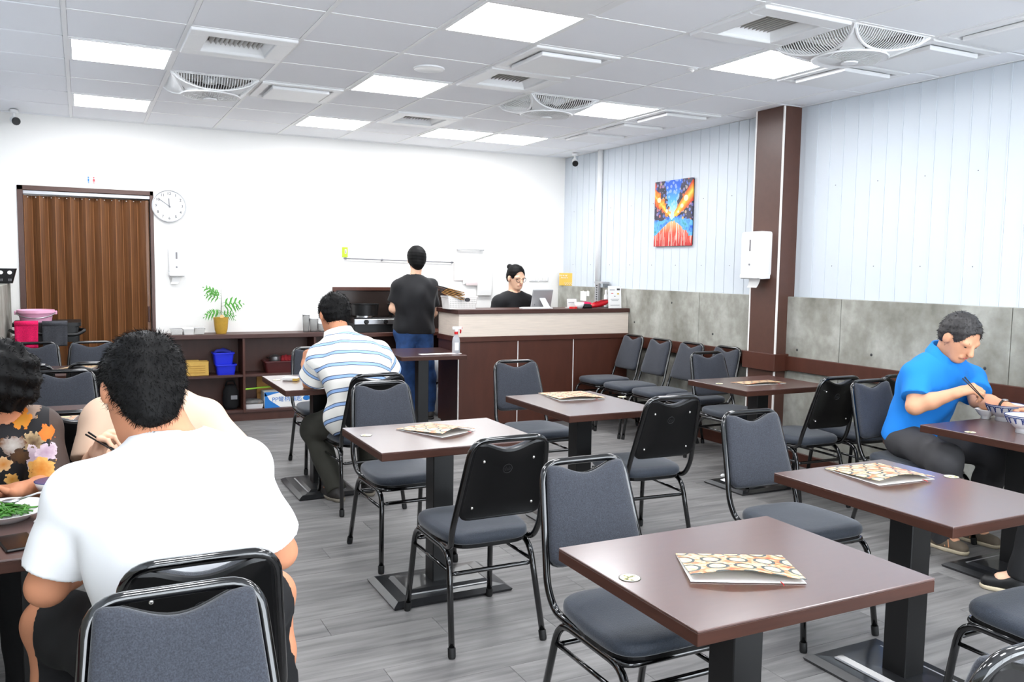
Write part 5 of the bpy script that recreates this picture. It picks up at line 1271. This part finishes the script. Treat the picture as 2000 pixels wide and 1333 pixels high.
    if shoes:
        for q in 'LR':
            if 'an'+q not in J: continue
            an, to = J['an'+q], J['to'+q]; d = to-an; d[2] = 0; d = nrm(d); hl = A3((an[0], an[1], 0))-d*.045; te = A3((to[0], to[1], 0))
            pr = [cap(hl+A3((0, 0, .045)), hl+d*.08+A3((0, 0, .05)), .036, .04, .02), cap(hl+d*.08+A3((0, 0, .045)), te+A3((0, 0, .032)), .042, .034, .02), cap(A3((an[0], an[1], .10)), A3((an[0], an[1], .05)), .038, .042, .03)]
            f_ = Field(pr, .006); S_ = f_.cut(f_.cut(f_.group(pr), (0, 0, .014), (0, 0, -1)), (0, 0, .105), (0, 0, 1)); sh_ = sdf_obj('shoe', [nets(f_, S_)], base, shoes[0], root)
            pr = [cap(hl+A3((0, 0, .02)), hl+d*.08+A3((0, 0, .02)), .04, .043, .02), cap(hl+d*.08+A3((0, 0, .02)), te+A3((0, 0, .02)), .043, .038, .02)]
            f_ = Field(pr, .005); S_ = f_.cut(f_.cut(f_.group(pr), (0, 0, .001), (0, 0, -1)), (0, 0, .022), (0, 0, 1)); sdf_obj('sole', [nets(f_, S_)], base, shoes[1], sh_)
    if hair:
        gr = hair.get('grow', .014)
        pr = [ell(HP(0, -.014, .026), A3((.076, .095, .086))*hs+gr, HR, .03), ell(HP(0, -.045, -.02), A3((.066, .055, .06))*hs+gr*.8, HR, .03)]+[cap(HP(*a), HP(*b_), ra, rb, k) for a, b_, ra, rb, k in hair.get('extra', [])]+[ell(HP(*c_), r_, HR, k) for c_, r_, k in hair.get('balls', [])]
        f_ = Field(pr, .005, .03); H = f_.group(pr); 
        fy, fz = hair.get('face', (.055, .055))
        cutp = HP(0, fy, fz)
        c1 = (f_.X-cutp[0])*hf[0]+(f_.Y-cutp[1])*hf[1]+(f_.Z-cutp[2])*hf[2]; c2 = -((f_.X-cutp[0])*hu[0]+(f_.Y-cutp[1])*hu[1]+(f_.Z-cutp[2])*hu[2])
        fe = hair.get('oval', ((0, .09, -.02), (.068, .072, .097)))
        H = np.maximum(H, -peval(ell(HP(*fe[0]), A3(fe[1])*hs, HR), f_.X, f_.Y, f_.Z))       # oval of the face
        if not hair.get('cover'):
            for q in (-1, 1): H = np.maximum(H, -peval(ell(HP(q*.088, .01, -.035), A3((.03, .034, .052))*hs, HR), f_.X, f_.Y, f_.Z))
        np_ = HP(0, -.06, hair.get('nape', -.075)); H = f_.cut(H, np_, -hu-hf*.35*-1)
        H = f_.wrinkle(H, hair.get('amp', .002), hair.get('fr', (160, 150, 170)), seed)
        hm = sdf_obj('hair', [nets(f_, H)], base, hair.get('mat', 'hair'), root); out['hair'] = hm
        if hair.get('tufts'):
            cr = HP(*hair.get('crown', (.0, -.06, .085)))-A3(base); dn = -hu
            def flow(p, nn):
                d = p-cr; d = d/np.linalg.norm(d, axis=1)[:, None]; sw = np.cross(nn, d)*.45; return d*hair.get('flow', .9)+sw+dn*.25
            strands(hm, hair['tufts'], hair.get('len', .02), hair.get('wd', .0011), flow, seed)
    return out
def face(out, skinless=True, glasses=False, down=0):
    HP, HR, base, root = out['HP'], out['HR'], out['base'], out['root']; L = lambda *a: V(HP(*a))-V(base)
    for s in (-1, 1):
        e_ = B().ball((0, 0, 0), (.0125, .006, .0048), 12, 8).o('eye', 'eye', root, True); e_.matrix_local = Matrix.Translation(L(s*.031, .083, -.004))@Matrix([[*HR[0]], [*HR[1]], [*HR[2]]]).to_4x4()
        B().tube([L(s*.018, .089, .016), L(s*.032, .088, .021), L(s*.047, .078, .016)], [.0022, .003, .0015], 6).o('eyebrow', 'hair', root, True)
    B().tube([L(-.019, .0935, -.066), L(-.007, .099, -.063), L(.007, .099, -.063), L(.019, .0935, -.066)], [.002, .0048, .0048, .002], 8).o('mouth', 'lip', root, True)
    if glasses:
        b_ = B()
        for s in (-1, 1):
            b_.tube([L(s*.032+.025*math.cos(a), .107-.012*abs(math.cos(a)), -.006+.021*math.sin(a)) for a in np.linspace(0, 2*PI, 24, endpoint=False)], .0023, 6, True); b_.tube([L(s*.057, .095, -.0), L(s*.08, .02, .0), L(s*.082, -.005, -.005)], .0014, 5)
        b_.tube([L(-.008, .107, -.002), L(0, .11, .001), L(.008, .107, -.002)], .0015, 5); b_.o('glasses', 'frame', root, True)
def sticks(root, base, a, c_, name='chopstick'):
    t = thing('chopsticks', root, 'chopsticks', V(a)); d = V(c_)-V(a); s = d.orthogonal().normalized()
    for q in (-1, 1): B().tube([s*.006*q, d+s*.0015*q], [.0036, .0022], 6).o('stick', 'black', t, True)

# --- man in white T-shirt, back to us
J = dict(pelvis=(.20, 2.17, .575), neck=W(333, 868, 2.27), head=W(277, 758, 2.36), hf=(-.2, .72, -.66), hu=(0, .66, .72), shL=W(160, 980, 2.25), shR=W(462, 918, 2.23), elL=W(92, 1145, 2.27), elR=W(545, 1078, 2.32), wrL=(.02, 2.47, .735), wrR=(.30, 2.58, .765),
 hiL=(.10, 2.19, .56), hiR=(.30, 2.19, .56), knL=(-.10, 2.50, .545), knR=(.47, 2.46, .545), anL=(-.06, 2.45, .08), anR=(.47, 2.36, .08), toL=(-.08, 2.62, .04), toR=(.50, 2.53, .04), chest=(.18, 2.18, .87), waist=(.19, 2.14, .71))
P1 = person('man in white T-shirt and black shorts seated with back to us', J, 'skin3', 1.12, 1.14, dict(L=((.5, .8, -.1), (0, 0, -1), (1, 0, 0), .25, 1.05), R=((-.5, .8, .0), (0, 0, -1), (-1, 0, 0), .35, 1.05)), 'white_tee', .80, .022, 'blackcloth', .42, hem=(.2, 2.1, .53), shoes=('shoedark', 'sole'), arm=1.12, wr_amp=.005, sleeve_r=.068, nr=1.15, h=.0065,
 hair=dict(grow=.013, tufts=9000, len=.019, wd=.0007, crown=(.03, -.075, .075), nape=-.15, amp=.0012, balls=[((0, -.062, -.075), (.070, .05, .075), .04)]), seed=2)
# --- woman in floral blouse at the left edge
J = dict(pelvis=(-.30, 3.50, .575), neck=W(0, 830, 3.42), head=W(-12, 752, 3.35), hf=(-.93, -.2, -.3), hu=(0, -.3, .95), shL=W(72, 838, 3.42), shR=(-.44, 3.42, .91), elL=W(103, 952, 3.33), elR=(-.47, 3.30, .77), wrL=W(35, 958, 3.17), wrR=(-.36, 3.12, .78),
 hiL=(-.20, 3.46, .56), hiR=(-.38, 3.46, .56), knL=(-.19, 3.10, .55), knR=(-.40, 3.10, .55), anL=(-.19, 3.12, .08), anR=(-.40, 3.12, .08), toL=(-.18, 2.96, .04), toR=(-.41, 2.96, .04))
fm = mat('floral_chiffon', (24, 22, 24), .75); nt, b = node_graph(fm); g = G(nt); X = g.xyz(g.obj()); c = lin((22, 20, 23)); nz = g.noise(g.obj(), 70, 3)
sheer = g.mix(g.m('GREATER_THAN', X[0], .185), c, lin((74, 60, 54))); c = sheer
for (px, py, r_, pet, c1, c2) in ((42, 800, .052, 5, (246, 160, 40), (250, 190, 90)), (58, 800, .034, 5, (206, 176, 156), (150, 120, 100)), (40, 818, .036, 6, (248, 176, 60), (236, 140, 40)), (66, 862, .040, 12, (96, 66, 40), (216, 186, 140)), (92, 843, .028, 5, (248, 156, 60), (236, 120, 40)), (70, 888, .042, 5, (208, 178, 196), (238, 220, 226)), (92, 878, .034, 5, (206, 170, 192), (236, 214, 224)), (83, 908, .044, 6, (250, 150, 40), (250, 196, 110)), (26, 868, .040, 3, (238, 232, 224), (120, 80, 50)), (40, 888, .032, 4, (120, 84, 50), (60, 40, 28)), (24, 935, .024, 5, (246, 160, 40), (250, 200, 120)), (8, 905, .026, 5, (250, 160, 60), (240, 200, 150))):
    p = W(px, py, 3.36)-V((-.30, 3.50, 0)); dx = g.m('SUBTRACT', X[0], p.x); dz = g.m('SUBTRACT', X[2], p.z); rr_ = g.m('SQRT', g.m('ADD', g.m('POWER', dx, 2), g.m('POWER', dz, 2))); th = g.m('ARCTAN2', dz, dx)
    lim = g.m('MULTIPLY', r_, g.m('ADD', g.m('ADD', .15, g.m('MULTIPLY', nz, 1.15)), g.m('MULTIPLY', .24, g.m('ABSOLUTE', g.m('COSINE', g.m('ADD', g.m('MULTIPLY', th, pet/2), px*.7))))))
    colr = g.mix(g.m('MULTIPLY', g.m('MULTIPLY', nz, 1.6), g.m('DIVIDE', rr_, r_)), tuple(x*.62 for x in lin(c1)), tuple(x*.85 for x in lin(c2))); c = g.mix(g.m('LESS_THAN', rr_, lim), c, colr)
nt.links.new(c, b.inputs['Base Color'])
P2 = person('woman in black floral blouse with curly black hair at left edge', J, 'skin3', .98, 1.02, dict(L=((-.85, -.25, .1), (-.1, -.2, .95), (0, -1, .2), .55, .95)), fm, .93, .02, 'blackcloth', 1.0, hem=(-.3, 3.5, .5), sleeve_r=.076, arm=1.02, seed=5,
 hair=dict(cover=1, grow=.036, amp=.007, fr=(95, 85, 100), nape=-.09, tufts=2600, len=.016, wd=.0014, flow=.2, face=(.075, .05)), shoes=('shoedark', 'sole'))
face(P2)
# --- person in peach shirt, half hidden
J = dict(pelvis=(.26, 3.52, .575), neck=W(305, 785, 3.46), head=W(282, 752, 3.36), hf=(-.1, -.8, -.55), hu=(0, -.5, .8), shL=W(398, 822, 3.47), shR=W(208, 822, 3.47), elL=W(455, 890, 3.40), elR=W(182, 915, 3.38), wrL=(.36, 3.15, .78), wrR=W(190, 882, 3.27),
 hiL=(.35, 3.48, .56), hiR=(.17, 3.48, .56), knL=(.36, 3.12, .55), knR=(.15, 3.12, .55), anL=(.36, 3.14, .08), anR=(.15, 3.14, .08), toL=(.37, 2.98, .04), toR=(.14, 2.98, .04))
P3 = person('person in peach shirt holding chopsticks, hidden behind white T-shirt man', J, 'skin2', 1.05, .94, dict(R=((.35, -.5, .75), (.6, -.5, -.4), (.5, .4, .6), (1.0, .9, .5), 1.0)), 'peach', .9, .022, 'olive', 1.0, hem=(.26, 3.52, .5), sleeve_r=.078, seed=8, hair=dict(grow=.012, tufts=600, len=.015), shoes=('shoedark', 'sole'), wr_amp=.006)
face(P3)
p = W(170, 847, 3.24); sticks('black chopsticks held by the person in peach shirt', None, p, W(236, 888, 3.14))
# --- man in striped polo, back to us
J = dict(pelvis=(1.52, 5.10, .575), neck=W(664, 662, 5.27), head=W(652, 614, 5.37), hf=(-.15, .85, -.45), hu=(0, .45, .85), shL=W(628, 702, 5.24), shR=W(736, 695, 5.22), elL=W(606, 750, 5.34), elR=W(764, 735, 5.30), wrL=W(596, 712, 5.52), wrR=(1.66, 5.56, .80),
 hiL=(1.46, 5.15, .555), hiR=(1.59, 5.15, .555), knL=W(612, 838, 5.47), knR=(1.70, 5.48, .54), anL=W(655, 945, 5.30), anR=(1.66, 5.36, .08), toL=W(632, 972, 5.44), toR=(1.70, 5.53, .04), chest=(1.50, 5.14, .86), waist=(1.52, 5.08, .71))
J['toL'].z = .04; J['anL'].z = .08
sm = mat('striped_polo', (240, 236, 228), .9); nt, b = node_graph(sm); g = G(nt); at_ = nt.nodes.new('ShaderNodeAttribute'); at_.attribute_name = 'u'
fr_ = g.m('FRACT', g.m('DIVIDE', at_.outputs['Fac'], .078)); blue = g.m('LESS_THAN', g.m('ABSOLUTE', g.m('SUBTRACT', fr_, .5)), .115); dk = g.m('LESS_THAN', g.m('ABSOLUTE', g.m('SUBTRACT', g.m('ABSOLUTE', g.m('SUBTRACT', fr_, .5)), .125)), .03)
nt.links.new(g.mix(dk, g.mix(blue, lin((240, 237, 230)), lin((150, 182, 226))), lin((78, 88, 112))), b.inputs['Base Color'])
P4 = person('man in white polo shirt with blue stripes seated with back to us', J, 'skin3', 1.13, 1.10, dict(L=((.2, .3, .9), (.9, .2, -.1), (0, 1, 0), (.9, .8, .5), 1.0), R=((-.4, .9, 0), (0, 0, -1), (-1, 0, 0), .4, 1.0)), sm, .82, .03, 'olive', 1.0, hem=(1.52, 5.05, .50), sleeve_r=.082, seed=11, shoes=('shoedark', mat('grey_sole', (120, 112, 100), .7)), wr_amp=.006, arm=1.05,
 hair=dict(grow=.012, tufts=1500, len=.02, wd=.0016, nape=-.08, amp=.0018))
so = P4['shirt']; N = len(so.data.vertices); co = np.empty(N*3, np.float32); so.data.vertices.foreach_get('co', co); co = co.reshape(-1, 3)+A3(P4['base'])
u_ = (co-A3(J['pelvis']))@nrm((.10, .42, .9))
for q in 'LR':
    s_, e_ = A3(J['sh'+q]), A3(J['el'+q]); ax_ = e_-s_; L_ = np.linalg.norm(ax_); ax_ /= L_; t_ = (co-s_)@ax_; dd = np.linalg.norm(co-s_-np.outer(t_, ax_), axis=1); out_ = np.sign((s_-A3(J['neck']))@A3(P4['side'])); lat = (co-s_)@A3(P4['side'])*out_
    mk = (dd < .102) & (t_ > .03) & (lat > -.035); u_[mk] = -t_[mk]*1.0+.03
a_ = so.data.attributes.new('u', 'FLOAT', 'POINT'); a_.data.foreach_set('value', u_.astype(np.float32)+10)
cc = A3(J['neck'])-A3(P4['base']); b_ = B(); b_.rings([[V(cc+P4['side']*.072*f_*math.cos(a)+P4['fw']*.066*f_*math.sin(a)+P4['up']*z) for a in np.linspace(0, 2*PI, 26, endpoint=False)] for f_, z in ((1.5, .0), (1.22, .06), (1.1, .055))], False, False); b_.o('polo_collar', mat('polo_collar', (240, 238, 232), .9), P4['root'], True)
# --- standing person in black T-shirt and jeans
YB = 7.86; cx_ = W(808, 600, YB).x
J = dict(pelvis=(cx_, YB, .90), neck=W(811, 547, YB), head=W(813, 505, YB+.03), hf=(.12, .97, .12), hu=(0, -.1, 1), shL=W(781, 563, YB), shR=W(838, 562, YB), elL=W(768, 603, YB+.03), elR=W(846, 612, YB+.05), wrL=W(790, 622, YB+.22), wrR=W(835, 625, YB+.25),
 hiL=(cx_-.09, YB, .86), hiR=(cx_+.09, YB, .86), knL=W(795, 735, YB+.01), knR=W(835, 735, YB+.01), anL=W(805, 806, YB), anR=W(838, 803, YB), toL=(0, 0, 0), toR=(0, 0, 0))
for q in 'LR': J['an'+q].z = .09; J['to'+q] = J['an'+q]+V((.02, .15, -.05))
P5 = person('person in black T-shirt and blue jeans standing at the cooker, back to us', J, 'skin2', 1.04, 1.0, dict(L=((.3, .9, 0), (0, 0, -1), (1, 0, 0), .5, 1.0), R=((-.3, .9, 0), (0, 0, -1), (-1, 0, 0), .5, 1.0)), 'blacktee', .72, .034, 'jeans', 1.0, hem=(cx_, YB, .855), sleeve_r=.072, seed=14, shoes=('shoedark', 'shoedark'), wr_amp=.007,
 hair=dict(cover=1, grow=.017, amp=.001, fr=(70, 60, 210), nape=-.10, balls=[((0, -.085, -.045), (.055, .05, .06), .03), ((.0, -.07, .065), (.03, .03, .025), .02)]))
B().ball(V(P5['HP'](.0, -.105, .06))-V(P5['base']), .008, 8, 6).o('hair_clip', 'rivet', P5['root'], True)
# --- cashier with glasses behind the counter
YC = 7.78; cx_ = W(1003, 590, YC).x
J = dict(pelvis=(cx_, YC+.04, .78), neck=W(1005, 573, YC+.02), head=W(1008, 541, YC-.01), hf=(.10, -.96, -.24), hu=(0, -.2, 1), shL=W(1030, 590, YC), shR=W(975, 591, YC), elL=(cx_+.25, YC-.05, .90), elR=(cx_-.26, YC-.02, .92), wrL=(cx_+.16, YC-.22, .98), wrR=(cx_-.1, YC-.24, .98),
 hiL=(cx_+.09, YC+.03, .75), hiR=(cx_-.09, YC+.03, .75), knL=(cx_+.1, YC, .42), knR=(cx_-.1, YC, .42), anL=(cx_+.1, YC+.03, .09), anR=(cx_-.1, YC+.03, .09), toL=(cx_+.11, YC-.1, .04), toR=(cx_-.11, YC-.1, .04))
P6 = person('cashier with round glasses and hair bun in black T-shirt behind counter', J, 'skin2', .98, 1.03, None, 'blacktee', .85, .02, 'blackcloth', 1.0, hem=(cx_, YC, .72), seed=17, shoes=('shoedark', 'shoedark'),
 hair=dict(grow=.010, amp=.0012, fr=(60, 50, 190), nape=-.065, tufts=500, len=.018, wd=.0009, flow=.6, oval=((0, .095, -.022), (.068, .072, .100)), balls=[((.035, -.085, .082), (.030, .030, .028), .01)]))
face(P6, glasses=True)
# --- man in blue polo
J = dict(pelvis=(4.25, 3.27, .575), neck=W(1845, 700, 3.10), head=W(1876, 657, 3.0), hf=(-.12, -.80, -.58), hu=(0, -.55, .82), shR=W(1793, 735, 3.16), shL=W(1895, 742, 3.14), elR=W(1787, 794, 3.10), elL=W(1910, 782, 3.0), wrR=W(1868, 768, 2.93), wrL=W(1968, 796, 2.80),
 hiL=(4.34, 3.24, .56), hiR=(4.16, 3.24, .56), knR=W(1848, 893, 2.86), knL=(4.42, 2.86, .545), anR=W(1838, 1060, 3.02), anL=(4.46, 3.06, .08), toR=W(1878, 1085, 2.9), toL=(4.47, 2.9, .04), waist=(4.25, 3.24, .73))
J['anR'].z = .08; J['toR'].z = .04; J['knR'].z = .545
P7 = person('man in bright blue polo shirt eating noodles at right', J, 'skin', 1.06, 1.06, dict(R=((.45, -.75, .35), (.6, -.1, -.75), (.1, .5, .8), (1.0, 1.0, .5), 1.05), L=((.5, -.8, -.05), (0, 0, -1), (-1, -.3, 0), .45, 1.05)), 'bluepolo', .72, .022, 'trousers', 1.0, hem=(4.25, 3.27, .545), sleeve_r=.076, seed=21, shoes=('shoe', 'sole'), wr_amp=.006, arm=1.1, collar=False,
 hair=dict(grow=.010, tufts=1200, len=.016, wd=.0014, mat='hair2', face=(.07, .06), nape=-.075))
face(P7)
cc = A3(J['neck'])-A3(P7['base']); b_ = B(); b_.rings([[V(cc+P7['side']*.074*f_*math.cos(a)+P7['fw']*.07*f_*math.sin(a)+P7['up']*(z-.045*max(0, math.sin(a)))) for a in np.linspace(0, 2*PI, 26, endpoint=False)] for f_, z in ((1.5, .012), (1.25, .07), (1.12, .068), (1.0, -.01))], False, False); b_.o('polo_collar', 'bluepolo', P7['root'], True)
wl_ = A3(J['wrL'])-A3(P7['base'])-nrm(A3(J['wrL'])-A3(J['elL']))*.02; ax_ = V(nrm(A3(J['wrL'])-A3(J['elL']))); o1 = ax_.orthogonal().normalized(); o2 = ax_.cross(o1)
wt = B().tube([V(wl_)+(o1*math.cos(a)+o2*math.sin(a))*.034 for a in np.linspace(0, 2*PI, 20, endpoint=False)], .006, 6, True).o('watch_strap', 'black', P7['root'], True); B().ball(V(wl_)+V((0, 0, .035)), (.017, .017, .006), 12, 6).o('watch_case', 'steel', P7['root'], True)
B().rings([[V((math.cos(a)*.19, math.sin(a)*.145, z))+V(J['pelvis'])-V(P7['base'])+V((0, 0, .0)) for a in np.linspace(0, 2*PI, 30, endpoint=False)] for z in (-.045, -.01)], False, False).o('belt', mat('brown_belt', (74, 52, 40), .5), P7['root'], True)
sticks('black chopsticks held by the man in blue', None, W(1882, 738, 2.88), W(1921, 780, 2.76))
# shoe trims of the man in blue
for q in 'LR':
    an, to = V(J['an'+q])-V(P7['base']), V(J['to'+q])-V(P7['base']); d = to-an; d.z = 0; d.normalize(); sd = V((-d.y, d.x, 0)); 
    for s in (-1, 1):
        for k in range(3): c0 = an+d*(.02+.022*k)+sd*s*.043; B().tube([V((c0.x, c0.y, .03))+d*.008, V((c0.x, c0.y, .07))-d*.004-sd*s*.008], .0035, 5).o('shoe_stripe', 'orange', P7['root'])
    B().tube([V((an.x, an.y, .085))+d*.03-sd*.02, V((an.x, an.y, .09))+d*.05+sd*.02, V((an.x, an.y, .08))+d*.07-sd*.02, V((an.x, an.y, .075))+d*.085+sd*.018], .0025, 5).o('shoe_lace', 'paper', P7['root'])
# --- diner whose foot shows at the right edge
J = dict(pelvis=(4.24, 1.93, .575), neck=(4.22, 2.0, 1.04), head=(4.22, 2.06, 1.20), hf=(0, .95, -.3), hu=(0, .3, .95), shL=(4.05, 1.99, .96), shR=(4.40, 1.99, .96), elL=(4.0, 2.12, .76), elR=(4.45, 2.12, .76), wrL=(4.12, 2.35, .79), wrR=(4.34, 2.35, .79),
 hiL=(4.15, 1.96, .56), hiR=(4.33, 1.96, .56), knL=(4.0, 2.33, .545), knR=(4.36, 2.34, .545), anL=(3.93, 2.40, .09), anR=(4.34, 2.45, .08), toL=(3.86, 2.52, .04), toR=(4.34, 2.61, .04))
P8 = person('diner at right edge with only a black trouser leg showing', J, 'skin2', 1.0, 1.0, None, 'blacktee', .8, .02, 'blackcloth', 1.0, hem=(4.24, 1.93, .53), seed=24, shoes=('black', 'sole'), hair=dict(grow=.012))
